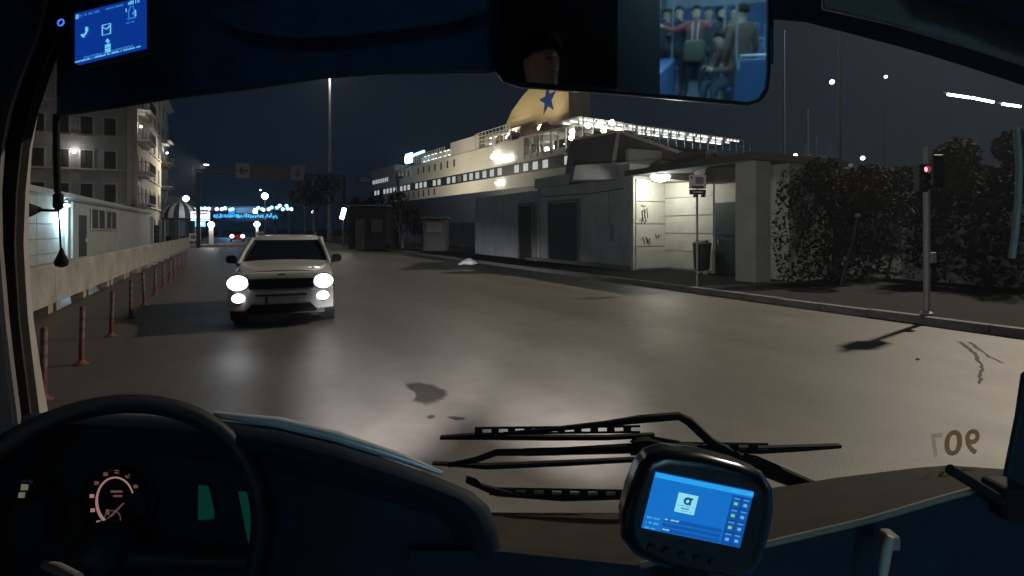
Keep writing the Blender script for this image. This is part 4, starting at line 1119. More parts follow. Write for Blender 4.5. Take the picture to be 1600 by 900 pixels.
# ================================================================== THE WHITE CAR
def make_car(label, u, v, rz):
    c = thing('parked_car', label, 'car', R(u, v), A + rz)
    def ring(y, hw, z0, z1, ex=3.2, n=28, sh=0.0):
        out = []
        for k in range(n):
            t = 2 * pi * k / n
            cx, sz = cos(t), sin(t)
            x = hw * (abs(cx) ** (2 / ex)) * (1 if cx >= 0 else -1)
            z = (z0 + z1) / 2 + (z1 - z0) / 2 * (abs(sz) ** (2 / ex)) * (1 if sz >= 0 else -1)
            yy = y
            out.append(Vector((x, yy, z)))
        return out
    # body: nose rounded in plan, flat bonnet, sides, tail
    secs = [(-0.02, 0.70, 0.50, 0.90), (0.03, 0.80, 0.44, 0.98), (0.12, 0.87, 0.40, 1.01), (0.3, 0.905, 0.34, 1.035), (0.7, 0.915, 0.32, 1.06), (1.15, 0.915, 0.32, 1.09), (1.4, 0.915, 0.32, 1.12), (2.4, 0.92, 0.32, 1.13), (3.6, 0.915, 0.32, 1.13), (4.15, 0.89, 0.34, 1.1), (4.35, 0.82, 0.42, 1.02), (4.4, 0.7, 0.5, 0.9)]
    body = MB().loft([ring(y, hw, z0, z1, 5.0) for y, hw, z0, z1 in secs]).build('body', M['car_paint'], c, smooth=35)
    # bonnet bulge
    MB().loft([[Vector((x * w, y, z + 0.035 * (1 - x * x))) for x in (-1, -.75, -.5, -.25, 0, .25, .5, .75, 1)] + [Vector((w, y, z - 0.08)), Vector((-w, y, z - 0.08))] for y, w, z in ((0.1, 0.6, 0.995), (0.35, 0.72, 1.03), (0.8, 0.78, 1.07), (1.32, 0.8, 1.125))]).build('bonnet', M['car_paint'], c, smooth=40)
    # greenhouse
    def gl(z, y0, y1, hw): return [Vector(p) for p in ((-hw, y0 + .12, z), (-hw * .55, y0, z), (hw * .55, y0, z), (hw, y0 + .12, z), (hw, y1 - .1, z), (hw * .8, y1, z), (-hw * .8, y1, z), (-hw, y1 - .1, z))]
    MB().loft([gl(1.08, 1.22, 4.28, 0.84), gl(1.3, 1.62, 4.22, 0.77), gl(1.56, 2.05, 4.05, 0.655)]).build('window_glass', M['car_glass'], c, smooth=30)
    MB().loft([gl(1.545, 2.0, 4.12, 0.675), gl(1.60, 2.06, 4.1, 0.665), gl(1.635, 2.25, 3.95, 0.58), gl(1.648, 2.6, 3.6, 0.35)]).build('roof', M['car_paint'], c, smooth=40)
    for s in (-1, 1):
        MB().tube([(0.86 * s, 1.26, 1.07), (0.79 * s, 1.68, 1.31), (0.675 * s, 2.1, 1.57)], [0.045, 0.04, 0.04], 8).build('windscreen_pillar', M['car_paint'], c, smooth=40)
        MB().tube([(0.80 * s, 4.1, 1.1), (0.68 * s, 3.95, 1.57)], 0.09, 8).build('rear_pillar', M['car_paint'], c, smooth=40)
        MB().tube([(0.60 * s, 2.2, 1.66), (0.6 * s, 2.3, 1.70), (0.6 * s, 3.8, 1.70), (0.6 * s, 3.9, 1.65)], 0.02, 6).build('roof_rail', M['alloy'], c, smooth=40)
        mr_ = MB().loft([[Vector((s * (0.92 + a), 1.55 + y, 1.17 + b)) for a, b in ((0.0, -.07), (0.08, -.09), (0.17, -.07), (0.2, 0), (0.16, .075), (0.06, .08), (0, .05))] for y in (-0.06, 0.05)]).build('door_mirror', M['black_plastic'], c, smooth=50)
        MB().box((s * 0.9, 1.58, 1.1), (0.12, 0.08, 0.06)).build('mirror_stem', M['black_plastic'], mr_)
        MX_ = Matrix.Rotation(pi / 2, 3, 'X')
        # head lamp: an oval unit wrapped round the corner, lens oversized for the glare
        def oval(cx, cz, y, rx, rz_, n=22, dy=0.0):
            return [Vector((cx + rx * cos(2 * pi * k / n), y + dy * abs(cx + rx * cos(2 * pi * k / n)) , cz + rz_ * sin(2 * pi * k / n))) for k in range(n)]
        hl_ = MB().loft([oval(0.72 * s, 0.82, 0.10, 0.19, 0.15), oval(0.72 * s, 0.82, -0.04, 0.185, 0.145)]).build('headlight', M['black_plastic'], c, smooth=40)
        MB().loft([oval(0.72 * s, 0.82, -0.03, 0.175, 0.138), oval(0.72 * s, 0.82, -0.07, 0.16, 0.125), oval(0.72 * s, 0.82, -0.085, 0.1, 0.08)]).build('lens', M['head_lamp'], hl_, smooth=60)
        fo = MB().loft([oval(0.71 * s, 0.54, 0.14, 0.13, 0.11), oval(0.71 * s, 0.54, 0.0, 0.125, 0.1)]).build('fog_light', M['black_plastic'], c, smooth=40)
        MB().loft([oval(0.71 * s, 0.545, 0.01, 0.115, 0.088), oval(0.71 * s, 0.545, -0.03, 0.105, 0.08), oval(0.71 * s, 0.545, -0.04, 0.05, 0.04)]).build('lens', M['head_lamp'], fo, smooth=60)
        light('SPOT', (0.72 * s, -0.16, 0.82), 14, (0.95, 0.96, 1.0), target=(0.72 * s + 0.3, -9, 0.75), size=0.1, spot=60, blend=0.9, parent=c, name='headlight_beam')
        for y in (0.85, 3.5):
            whl = empty('wheel', (0.8 * s, y, 0.36)); whl.parent = c
            MY = Matrix.Rotation(pi / 2, 3, 'Y')
            MB().lathe([(0.22, -0.11), (0.33, -0.115), (0.355, -0.07), (0.36, 0), (0.355, 0.07), (0.33, 0.115), (0.22, 0.11)], 28, M=MY).build('tyre', M['tyre'], whl, smooth=40)
            MB().lathe([(0.22, -0.1), (0.21, 0.1), (0.05, 0.1 * s), (0.02, -0.1)], 20, M=MY).build('rim', M['alloy'], whl, smooth=40)
            MB().lathe([(0.37, -0.05), (0.42, -0.055), (0.43, 0.13), (0.4, 0.135)], 28, (0.84 * s - (0.04 if s > 0 else -0.04), y, 0.37), MY, ring=True).build('wheel_arch', M['black_plastic'], c, smooth=40)
    # grille: a dark slotted band across the nose, with seven framed slots
    gr_ = MB().loft([[Vector((x, y, z)) for x, z in ((-0.54, 0.70), (0.54, 0.70), (0.56, 0.88), (-0.56, 0.88))] for y in (-0.07, 0.1)]).build('grille', M['rubber'], c, bevel=0.01)
    slot = MB()
    for k in range(7):
        s_ = MB(); x = -0.45 + k * 0.15
        s_.tube([(x - .06, -0.078, 0.73), (x + .06, -0.078, 0.73), (x + .06, -0.078, 0.855), (x - .06, -0.078, 0.855)], 0.004, 6, closed=True).build('slot_frame', M['black_plastic'], gr_)
    bx_ = []
    for k in range(41):
        x = -0.9 + 1.8 * k / 40; ax = abs(x)
        t_ = max(0, min(1, (ax - 0.46) / 0.16)); t_ = t_ * t_ * (3 - 2 * t_)
        zb = 0.43 * (1 - t_) + 0.30 * t_
        y0 = -0.055 + 0.20 * (ax / 0.9) ** 4
        bx_.append([Vector((x, y0 + 0.03, 0.69)), Vector((x, y0, 0.66)), Vector((x, y0, 0.55)), Vector((x, y0 + 0.02, zb + 0.02)), Vector((x, y0 + 0.05, zb)), Vector((x, y0 + 0.4, zb)), Vector((x, y0 + 0.4, 0.69))])
    MB().loft(bx_).build('bumper', M['car_paint'], c, smooth=30)
    MB().box((0, -0.052, 0.585), (0.86, 0.03, 0.035)).build('upper_intake', M['black_plastic'], c, bevel=0.008)
    MB().loft([[Vector((x, y, z)) for x, z in ((-0.6, 0.24), (0.6, 0.24), (0.56, 0.46), (-0.56, 0.46))] for y in (0.12, 0.5)]).build('lower_intake', M['rubber'], c)
    pl = MB().box((0.03, -0.072, 0.5), (0.52, 0.02, 0.115)).build('number_plate', M['plate'], c, bevel=0.004)
    MB().box((-0.25, -0.084, 0.5), (0.045, 0.006, 0.115)).build('plate_band', M['sign_dark'], pl)
    MB().box((0, -0.03, 0.955), (0.13, 0.03, 0.022)).build('bonnet_lettering', M['black_plastic'], c)
    MB().box((0, 2.2, 0.26), (1.5, 3.6, 0.16)).build('underbody', M['black_plastic'], c)
    MB().tube([(-0.6, 1.35, 1.115), (-0.05, 1.33, 1.14)], 0.012, 6).build('wiper', M['black_plastic'], c)
    MB().tube([(0.05, 1.33, 1.14), (0.6, 1.35, 1.115)], 0.012, 6).build('wiper', M['black_plastic'], c)
    return c
make_car('white compact car facing the bus with bright round headlights', 10.75, 0.80, radians(-7))

# distant car with its tail lights on
dc = thing('distant_car', 'distant dark car with two glowing tail lights past the island', 'car', R(84, 0.6), A)
MB().loft([[Vector((x * s, y, z)) for x, z in ((-.85, .3), (.85, .3), (.9, .7), (.85, 1.0), (-.85, 1.0), (-.9, .7))] for y, s in ((0, .95), (.3, 1), (3.8, 1), (4.2, .9))]).build('body', M['sign_red'], dc, bevel=0.04)
MB().loft([[Vector((x * s, y, z)) for x, y in ((-1, y0), (1, y0), (1, y1), (-1, y1))] for s, y0, y1, z in ((.8, .3, 3.2, 1.0), (.62, .8, 2.6, 1.5))]).build('window_glass', M['car_glass'], dc, bevel=0.03)
for s in (-1, 1):
    tl_ = MB().lathe([(0.26, -0.03), (0.22, 0.05)], 14, (0.66 * s, -0.03, 0.8), Matrix.Rotation(pi / 2, 3, 'X')).build('tail_light', M['tail_lamp'], dc)
    for y in (.8, 3.3):
        MB().lathe([(0.2, -.1), (.32, -.1), (.32, .1), (.2, .1)], 16, (0.78 * s, y, .32), Matrix.Rotation(pi / 2, 3, 'Y')).build('wheel', M['tyre'], dc)
light('POINT', (0, -0.6, 0.8), 12, (1, .1, .1), size=0.1, parent=dc)

# ================================================================== THE BUS (we sit in its cab)
bus = thing('city_bus', 'dark driver cab of a city bus seen from inside', 'bus', (0, 0, 0))
def pp(name, pxs, Y, th, m, parent=bus, bevel=0.0, smooth=None, seg=2):
    """a solid with this outline at distance Y, th deep"""
    return MB().prism([W(px, py, Y) for px, py in pxs], (0, th, 0)).build(name, M[m], parent, smooth=smooth, bevel=bevel, seg=seg)
FLOOR = 0.38
# shell
MB().box((0, -5.1, FLOOR - 0.06), (2.5, 12.8, 0.1)).build('floor', M['bus_floor'], bus)
MB().box((0, -5.05, 2.78), (2.5, 12.9, 0.08)).build('ceiling', M['bus_ceiling'], bus)
MB().box((0, -11.5, 1.1), (2.5, 0.08, 1.5)).build('rear_wall', M['bus_blue'], bus)
MB().box((0, -11.5, 2.3), (2.5, 0.08, 0.88)).build('rear_header', M['bus_wall'], bus)
for s in (-1, 1):
    MB().box((1.26 * s, -5.3, 0.75), (0.06, 12.4, 0.8)).build('side_wall', M['bus_wall'], bus)
    MB().box((1.26 * s, -5.3, 2.55), (0.06, 12.4, 0.5)).build('window_header', M['bus_wall'], bus)
    for k in range(8):
        MB().box((1.26 * s, -1.2 - k * 1.45, 1.72), (0.07, 0.12, 1.2)).build('window_post', M['bus_wall'], bus)
    for k in range(7):
        MB().box((1.27 * s, -1.925 - k * 1.45, 1.72), (0.01, 1.33, 1.18)).build('side_window', M['car_glass'], bus)
    MB().box((1.27 * s, -0.12, 1.72), (0.01, 2.1, 1.18)).build('cab_side_window', M['car_glass'], bus)  # opaque pane added to keep cabin light off the road
# added bulkhead, lowered ceiling and box that keep cabin light off the cab
MB().box((-0.675, -1.0, 1.53), (1.11, 0.05, 2.3)).build('driver_bulkhead', M['cab_black'], bus)
MB().box((0, -0.35, 2.70), (2.4, 2.0, 0.06)).build('cab_ceiling', M['cab_black'], bus)
MB().box((0, -1.35, 2.62), (2.4, 0.06, 0.2)).build('cab_light_baffle', M['cab_black'], bus)
# windscreen
wr = []
for z in (0.95, 1.3, 1.7, 2.1, 2.35):
    wr.append([Vector((x * 0.1, 1.36 - 0.16 * (x / 12.0) ** 2 - (z - 0.95) * 0.02, z)) for x in range(-12, 13, 2)])
MB().loft(wr, False, False).build('windscreen', M['windscreen_glass'], bus, smooth=60)
MB().box((0, 1.36, 0.62), (2.5, 0.08, 0.62)).build('front_panel', M['bus_shell'], bus)
for s_ in (-1, 1):
    hl2 = MB().lathe([(0.10, 0.0), (0.10, 0.05), (0.02, 0.06)], 18, (0.85 * s_, 1.40, 0.62), Matrix.Rotation(-pi / 2, 3, 'X')).build('headlamp', M['head_lamp'], bus, smooth=60)
    lo_ = light('SPOT', (0.85 * s_, 1.5, 0.62), 10500, (1.0, 0.95, 1.0), target=(0.85 * s_ - 0.8, 9.5, -0.22), size=0.08, spot=19, blend=1.0, parent=bus, name='headlamp_beam'); lo_.scale = (1.75, 1, 1)
    light('SPOT', (0.85 * s_, 1.5, 0.62), 480, (1.0, 0.95, 0.92), target=(0.85 * s_ + 3.4, 12, 1.6), size=0.08, spot=75, blend=1.0, parent=bus, name='headlamp_spill')
# fleet number stuck on the glass (read from outside)
def text_mesh(s, size, extr=0.0):
    cu = bpy.data.curves.new('t', 'FONT'); cu.body = s; cu.size = size; cu.extrude = extr; cu.offset = 0.022
    o = bpy.data.objects.new('t', cu); COL.objects.link(o)
    dg = bpy.context.evaluated_depsgraph_get(); dg.update()
    me = bpy.data.meshes.new_from_object(o.evaluated_get(dg))
    bpy.data.objects.remove(o); bpy.data.curves.remove(cu)
    return me
def fit_text(s, name, O, ex, ey, m, parent, off=Vector((0, 0, 0))):
    """set the text s into the parallelogram O (top left), ex (to the right), ey (down)"""
    me = text_mesh(s, 1.0)
    xs = [v.co.x for v in me.vertices]; ys = [v.co.y for v in me.vertices]
    x0, x1, y0, y1 = min(xs), max(xs), min(ys), max(ys)
    for v in me.vertices:
        a = (v.co.x - x0) / (x1 - x0); b = 1 - (v.co.y - y0) / (y1 - y0)
        v.co = O + ex * a + ey * b + off
    return link(name, me, m, parent)
def wtext(s, tl_, tr, bl_, Y, name, m, parent):
    O = W(*tl_, Y); return fit_text(s, name, O, W(*tr, Y) - O, W(*bl_, Y) - O, m, parent)
wtext('9', (1531, 669), (1508, 672), (1531, 709), 1.24, 'fleet_number', M['decal'], bus)
wtext('0', (1505, 671), (1477, 673), (1502, 711), 1.24, 'fleet_number', M['decal'], bus)
wtext('7', (1474, 676), (1454, 678), (1466, 715), 1.24, 'fleet_number', M['decal'], bus)

for nm_, c_ in (('decal', (0.3, 0.25, 0.18)), ('decal_faint', (0.72, 0.68, 0.6))):
    dm = bpy.data.materials.new(nm_); dm.use_nodes = True; dn = dm.node_tree
    dn.nodes.remove(dn.nodes['Principled BSDF']); db = dn.nodes.new('ShaderNodeBsdfTransparent'); db.inputs[0].default_value = c_ + (1,)
    dn.links.new(db.outputs[0], dn.nodes['Material Output'].inputs['Surface']); MATS[nm_] = dm
for o_ in [o for o in bpy.data.objects if o.name.startswith('fleet_number')]:
    o_.data.materials.clear(); o_.data.materials.append(M['decal_faint'] if o_.name.endswith('002') else M['decal'])
# header above the windscreen and sun blind
pp('sun_blind', [(87, -80), (87, 180), (180, 167), (270, 152), (400, 136), (500, 121), (600, 113), (780, 111), (1210, 100), (1210, 28), (1262, 32), (1285, -80)], 1.12, 0.01, 'cab_navy', bevel=0.004)
MB().tube([W(px, py, 1.118) for px, py in ((87, 180), (180, 167), (270, 152), (400, 136), (500, 121), (600, 113), (770, 111))], 0.004, 6).build('blind_bar', M['steel_dark'], bus, smooth=40)
hb_ = MB()
top = [W(px, py, 0.98) for px, py in ((200, -90), (330, 12), (420, -6), (520, 4), (640, -4), (770, -90))]
pp('header_moulding', [(322, 20), (350, 8), (440, -8), (560, -20), (765, -40), (765, 14), (700, 34), (560, 52), (450, 58), (370, 44)], 1.05, 0.02, 'cab_moulding', bevel=0.009, seg=3)
pp('header_band', [(1205, -90), (1285, -90), (1285, 14), (1400, 40), (1500, 70), (1600, 102), (1700, 135), (1700, 165), (1600, 131), (1515, 103), (1430, 77), (1340, 53), (1262, 33), (1205, 28)], 1.08, 0.01, 'cab_black', bevel=0.004)
pp('header_panel', [(1288, -90), (1720, -90), (1720, 138), (1600, 100), (1500, 68), (1400, 38), (1288, 12)], 1.10, 0.01, 'cab_grey', bevel=0.004)
pp('door_header', [(1430, -90), (1456, -4), (1500, 8), (1545, 20), (1600, 46), (1720, 90), (1720, -90)], 1.02, 0.015, 'cab_black', bevel=0.006, seg=3)
# left pillar: light trim strip, rubber channel, second strip
inner = [(120, -60), (104, 10), (90, 60), (74, 110), (58, 170), (48, 230), (43, 300), (42, 380), (45, 440), (50, 500), (60, 570), (72, 640), (80, 690)]
w1 = [2, 3, 4, 8, 12, 16, 18, 20, 20, 21, 23, 26, 28]
w2 = [30, 28, 26, 26, 26, 24, 22, 18, 16, 15, 15, 15, 15]
e1 = [(x - a, y) for (x, y), a in zip(inner, w1)]
e2 = [(x - a - b, y) for (x, y), a, b in zip(inner, w1, w2)]
e3 = [(x - 14, y) for (x, y) in e2]
e4 = [(x - 160, y) for (x, y) in e2]
def strip(name, a, b, Ya, Yb, th, m):
    ra = [W(x, y, Ya) for x, y in a]; rb = [W(x, y, Yb) for x, y in b]
    off = Vector((0, th, 0))
    rings = [[p, q, q + off, p + off] for p, q in zip(ra, rb)]
    return MB().loft(rings).build(name, M[m], bus, smooth=35)
strip('pillar_trim', inner, e1, 1.17, 1.03, 0.004, 'pillar_trim')
strip('pillar_seal', e1, e2, 1.03, 1.02, 0.02, 'rubber')
strip('pillar_trim', e2, e3, 1.03, 0.95, 0.004, 'cab_grey')
strip('side_pillar', e3, e4, 0.95, 0.86, 0.01, 'cab_black')
# right door pillar with its grab rail
pp('door_pillar', [(1640, 560), (1601, 585), (1592, 650), (1578, 720), (1569, 765), (1562, 800), (1556, 930), (1720, 930), (1720, 560)], 1.08, 0.012, 'cab_black', bevel=0.005)
MB().tube([W(px, py, 1.02) for px, py in ((1597, 196), (1589, 200), (1590, 225), (1593, 260), (1591, 310), (1587, 360), (1581, 404))], 0.0055, 8).build('grab_rail', M['pillar_trim'], bus, smooth=50)
MB().tube([W(px, py, 0.98) for px, py in ((1484, 733), (1520, 755), (1566, 783))], 0.0095, 10).build('door_bar', M['rubber'], bus, smooth=50)
MB().box(W(1572, 778, 1.0), (0.05, 0.06, 0.06)).build('bar_bracket', M['rubber'], bus, bevel=0.008)

# dashboard: right-hand ledge, lip and front face
far_e = [(640, 800), (785, 802), (1000, 803), (1200, 767), (1350, 743), (1480, 727), (1570, 733)]
near_e = [(640, 860), (785, 862), (1000, 884), (1200, 851), (1350, 816), (1480, 778), (1575, 752)]
fe = [W(x, y, 1.26) for x, y in far_e]; ne = [W(x, y, 1.02) for x, y in near_e]
n2_ = [p + Vector((0, -0.012, -0.016)) for p in ne]; n3_ = [p + Vector((0, -0.01, -0.6)) for p in ne]
fb = [p + Vector((0, 0.1, -0.05)) for p in fe]
MB().loft([fb, fe, ne], False, False).build('dashboard_ledge', M['dash_top'], bus, smooth=30)
MB().tube([p + Vector((0, -0.001, 0.002)) for p in ne[2:]], 0.006, 8).build('ledge_lip', M['lip_highlight'], bus, smooth=50)  # lighter colour paints the highlight along the lip
MB().loft([ne, n2_, n3_], False, False).build('dashboard_face', M['cab_black'], bus)
MB().tube([W(px, py, 0.93) for px, py in ((1392, 838), (1386, 858), (1382, 880), (1378, 905))], [0.006, 0.008, 0.008, 0.007], 8).build('grab_handle', M['pillar_trim'], bus, smooth=50)
MB().box(W(1390, 843, 0.95), (0.02, 0.03, 0.025)).build('handle_socket', M['cab_grey'], bus, bevel=0.004)

# instrument cowl in front of the driver
ridge = [(-420, 1100), (-300, 660), (-60, 640), (60, 645), (200, 648), (330, 655), (430, 668), (520, 690), (620, 722), (690, 748), (738, 768), (764, 792), (778, 830), (786, 880), (790, 960)]
Yr = 1.04
c0 = [W(x, y, Yr + 0.09) + Vector((0, 0, -0.02)) for x, y in ridge]
c1 = [W(x, y, Yr) for x, y in ridge]
inn = []
for i, (x, y) in enumerate(ridge):
    dx, dy = (400 - x), (1000 - y); L_ = sqrt(dx * dx + dy * dy)
    inn.append((dx / L_, dy / L_))
def inset(d, Y): return [W(x + a * d, y + b * d, Y) for (x, y), (a, b) in zip(ridge, inn)]
MB().loft([c0, c1, inset(10, Yr - 0.02), inset(22, Yr - 0.03), inset(40, Yr - 0.025)], False, False).build('instrument_cowl', M['cab_black'], bus, smooth=50)
MB().loft([inset(40, Yr - 0.025), inset(70, Yr + 0.02), inset(300, Yr + 0.0), [W(400, 1000, Yr + 0.02)] * len(ridge)], False, False).build('instrument_panel', M['cab_black'], bus, smooth=40)
MB().tube([p + Vector((0, 0.012, 0.005)) for p in c1[5:10]], [0.006, 0.011, 0.011, 0.009, 0.004], 10).build('cowl_trim', M['glint_trim'], bus, smooth=60)  # pale trim, its colour also carries the headlight glint on the ridge
# speedometer
gc = W(180, 782, 0.985)
def gpos(px, py, d=0.0): return W(px, py, 0.985 - d)
sp_ = MB().lathe([(0.058, 0.01), (0.062, 0.004), (0.062, -0.004), (0.058, -0.004)], 36, gpos(180, 783), Matrix.Rotation(pi / 2, 3, 'X'), ring=True).build('speedometer', M['glossy_black'], bus, smooth=40)
arc = [(180 + 29 * cos(t), 783 - 37 * sin(t)) for t in [radians(20 + k * (235 - 20) / 20) for k in range(21)]]
MB().tube([gpos(x, y, 0.008) for x, y in arc], [0.0012 + 0.0012 * (k / 20) for k in range(21)], 6).build('scale_arc', M['gauge'], sp_)
for k in range(8):
    t = radians(30 + k * 28)
    p = gpos(180 + 37 * cos(t), 783 - 46 * sin(t), 0.008)
    MB().box(p, (0.0075, 0.001, 0.006)).build('scale_figure', M['gauge'] if k > 4 else M['gauge_dim'], sp_)
MB().prism([gpos(x, y, 0.009) for x, y in ((176, 806), (166, 811), (193, 785), (194, 787))], (0, -0.001, 0)).build('needle', M['gauge_dim'], sp_)
MB().lathe([(0.014, 0), (0.015, 0), (0.015, 0.001), (0.014, 0.001)], 20, gpos(176, 810, 0.007), Matrix.Rotation(pi / 2, 3, 'X'), ring=True).build('inner_dial', M['gauge_dim'], sp_)
for (x, y, w, h) in ((182, 768, 18, 3), (184, 775, 14, 2.5), (168, 800, 5, 8)):
    MB().box(gpos(x, y, 0.008), (w * 0.985 / F, 0.001, h * 0.985 / F)).build('dial_marking', M['gauge_dim'], sp_)
# warning lamps, lit switches
pp('green_display', [(310, 759), (324, 761), (333, 798), (333, 811), (309, 813)], 1.0, 0.004, 'green_panel')
pp('green_display', [(372, 769), (398, 771), (397, 815), (392, 851), (388, 849)], 1.0, 0.004, 'green_panel')
sw = pp('lit_switch', [(27, 752), (47, 754), (44, 784), (24, 783)], 0.93, 0.02, 'cab_black', bevel=0.003)
pp('switch_window', [(33, 757), (43, 758), (42, 766), (32, 766)], 0.928, 0.004, 'switch_lit', sw)
pp('switch_window', [(29, 770), (38, 770), (37, 778), (28, 778)], 0.928, 0.004, 'switch_lit', sw)
pp('switch_panel', [(12, 790), (66, 780), (70, 850), (10, 860)], 0.95, 0.03, 'cab_black', bevel=0.006)
MB().tube([W(70, 882, 0.85), W(90, 888, 0.83), W(120, 905, 0.8)], [0.006, 0.008, 0.009], 10).build('stalk', M['cab_grey'], bus, smooth=50)

# steering wheel
sw_root = empty('steering_wheel'); sw_root.parent = bus
wc = W(166, 858, 0.84); nrm = (Vector((0, 0, CZ)) - wc).normalized(); nrm = (nrm + Vector((0.12, 0.0, 0.16))).normalized()
ux = Vector((0, 0, 1)).cross(nrm).normalized(); uy = nrm.cross(ux)
def wp(a, r, h=0.0): return wc + ux * (r * cos(a)) + uy * (r * sin(a)) + nrm * h
RW = 0.224
MB().tube([wp(2 * pi * k / 64, RW) for k in range(64)], 0.0165, 12, closed=True).build('rim', M['wheel_black'], sw_root, smooth=60)
MB().loft([[wp(2 * pi * k / 24, 0.05 * s, h) for k in range(24)] for s, h in ((1, -0.09), (1.05, -0.075), (0.9, -0.06), (0.3, -0.05))]).build('hub', M['wheel_black'], sw_root, smooth=50)
for a0 in (radians(205), radians(335), radians(270)):
    MB().tube([wp(a0, 0.04, -0.07), wp(a0, 0.14, -0.045), wp(a0, RW - 0.01, 0)], [0.022, 0.017, 0.013], 8).build('spoke', M['wheel_black'], sw_root, smooth=50)
MB().tube([wc - nrm * 0.06, wc - nrm * 0.3], 0.04, 12).build('steering_column', M['wheel_black'], bus, smooth=50)

# windscreen wipers outside the glass
YW = 1.42
def wiper(blade, arm, thick, claws, name='windscreen_wiper'):
    w_ = empty(name); w_.parent = bus
    P = [W(x, y, YW) for x, y in blade]
    bl = MB()
    rings = []
    for p, t in zip(P, thick):
        rings.append([p + Vector((0, -0.008, t / 2)), p + Vector((0, 0.008, t / 2)), p + Vector((0, 0.004, -t / 2)), p + Vector((0, -0.004, -t / 2))])
    bl.loft(rings).build('blade', M['rubber'], w_)
    for a_, b_, dz in claws:
        pa, pb = W(*a_, YW - 0.012), W(*b_, YW - 0.012)
        br = MB(); n = max(4, int((pb - pa).length / 0.042))
        d_ = (pb - pa)
        for k in range(n):
            q0, q1 = pa + d_ * (k / n), pa + d_ * ((k + 0.45) / n)
            br.loft([[q + Vector((0, -0.004, 0.009)), q + Vector((0, 0.004, 0.009)), q + Vector((0, 0.004, -0.006)), q + Vector((0, -0.004, -0.006))] for q in (q0, q1)])
        for off_ in (0.0085, -0.0065):
            br.tube([pa + Vector((0, 0, off_)), pb + Vector((0, 0, off_))], 0.003, 5)
        br.build('spine', M['rubber'], w_)
    A_ = [W(x, y, YW - 0.022) for x, y, _ in arm]
    MB().tube(A_, [r for _, _, r in arm], 8).build('arm', M['rubber'], w_, smooth=40)
wiper([(688, 684), (745, 682), (850, 684), (950, 684), (1022, 680)], [(780, 678, .004), (860, 671, .006), (946, 662, .008), (1000, 655, .011), (1060, 650, .011), (1076, 658, .012), (1110, 690, .012), (1190, 735, .014), (1300, 775, .016)], [.008, .015, .012, .011, .010], [((742, 674), (1000, 671), 0)])
wiper([(676, 724), (760, 729), (880, 724), (1000, 718)], [(700, 727, .006), (745, 718, .008), (776, 707, .009), (860, 706, .01), (990, 700, .013), (1060, 700, .013), (1180, 720, .014), (1290, 768, .014)], [.006, .013, .012, .01], [((818, 707), (985, 703), 0)])
wiper([(985, 705), (1080, 703), (1190, 703), (1260, 700), (1313, 697)], [(990, 696, .02), (1010, 694, .02), (1040, 697, .014), (1120, 702, .008)], [.02, .02, .018, .014, .009], [((1050, 697), (1200, 699), 0)])
wiper([(728, 752), (775, 769), (880, 777), (985, 775), (1060, 770)], [(728, 748, .008), (742, 752, .008), (752, 760, .006), (800, 772, .006)], [.006, .018, .018, .014, .012], [((765, 768), (990, 772), 0)])
MB().tube([W(x, y, 1.40) for x, y in ((985, 690), (1020, 683), (1060, 690), (1075, 698))], 0.003, 6).build('washer_hose', M['rubber'], bus)

# blind cord at the left of the screen and the outside mirror bracket
MB().tube([W(88, 180, 1.1), W(88, 240, 1.1), W(90, 300, 1.1)], 0.006, 8).build('blind_cord', M['rubber'], bus, smooth=50)
MB().lathe([(0.003, 0.02), (0.009, 0.012), (0.009, -0.012), (0.003, -0.02)], 12, W(91, 314, 1.1)).build('cord_knob', M['rubber'], bus, smooth=50)
MB().tube([W(91, 320, 1.1), W(93, 350, 1.1), W(95, 392, 1.1)], 0.0018, 6).build('blind_cord', M['rubber'], bus)
MB().lathe([(0.002, 0.022), (0.005, 0.012), (0.0125, -0.006), (0.011, -0.014), (0.003, -0.018)], 12, W(96, 404, 1.1)).build('cord_toggle', M['rubber'], bus, smooth=50)
mbk = MB().tube([W(14, 334, 1.25), W(40, 328, 1.3), W(60, 327, 1.35)], [0.018, 0.02, 0.008], 8).build('mirror_bracket', M['rubber'], bus, smooth=50)
MB().tube([W(40, 328, 1.32), W(90, 329, 1.34)], 0.0035, 6).build('mirror_rod', M['rubber'], mbk)
MB().tube([W(41, 195, 1.33), W(41, 330, 1.33)], 0.003, 6).build('mirror_edge', M['rubber'], mbk)

# ---- overhead display
od = thing('overhead_display', 'small blue screen of phone and mail icons hung under the header', 'display', W(165, 50, 0.92))
oO = Vector(od.location)
def screen(root, TL, TR, BL, Y, m, name='screen', th=0.012):
    o = Vector(root.location); O = W(*TL, Y) - o; ex = W(*TR, Y) - o - O; ey = W(*BL, Y) - o - O
    MB().prism([O, O + ex, O + ex + ey, O + ey], (0, th, 0)).build(name, m, root)
    return O, ex, ey
def rect(O, ex, ey, a0, b0, a1, b1, lift, name, m, parent):
    f = Vector((0, -lift, 0))
    return MB().prism([O + ex * a + ey * b + f for a, b in ((a0, b0), (a1, b0), (a1, b1), (a0, b1))], (0, -0.0004, 0)).build(name, m, parent)
pp_ = MB().prism([W(x, y, 0.93) - oO for x, y in ((104, -40), (234, -70), (234, 82), (110, 108))], (0, 0.014, 0)).build('housing', M['cab_black'], od, bevel=0.004)
O, ex, ey = screen(od, (117, 21), (223, -5), (117, 99), 0.92, M['screen_blue'])
def line(O, ex, ey, pts, r, name, m, parent, closed=False):
    return MB().tube([O + ex * a + ey * b + Vector((0, -0.001, 0)) for a, b in pts], r, 5, closed=closed).build(name, m, parent)
I1, I2 = M['screen_icon'], M['screen_icon_dim']
line(O, ex, ey, [(.19, .37), (.185, .42), (.16, .47), (.12, .5)], 0.0014, 'phone_icon', I1, od)
line(O, ex, ey, [(.185, .34), (.18, .42)], 0.0022, 'phone_icon', I1, od)
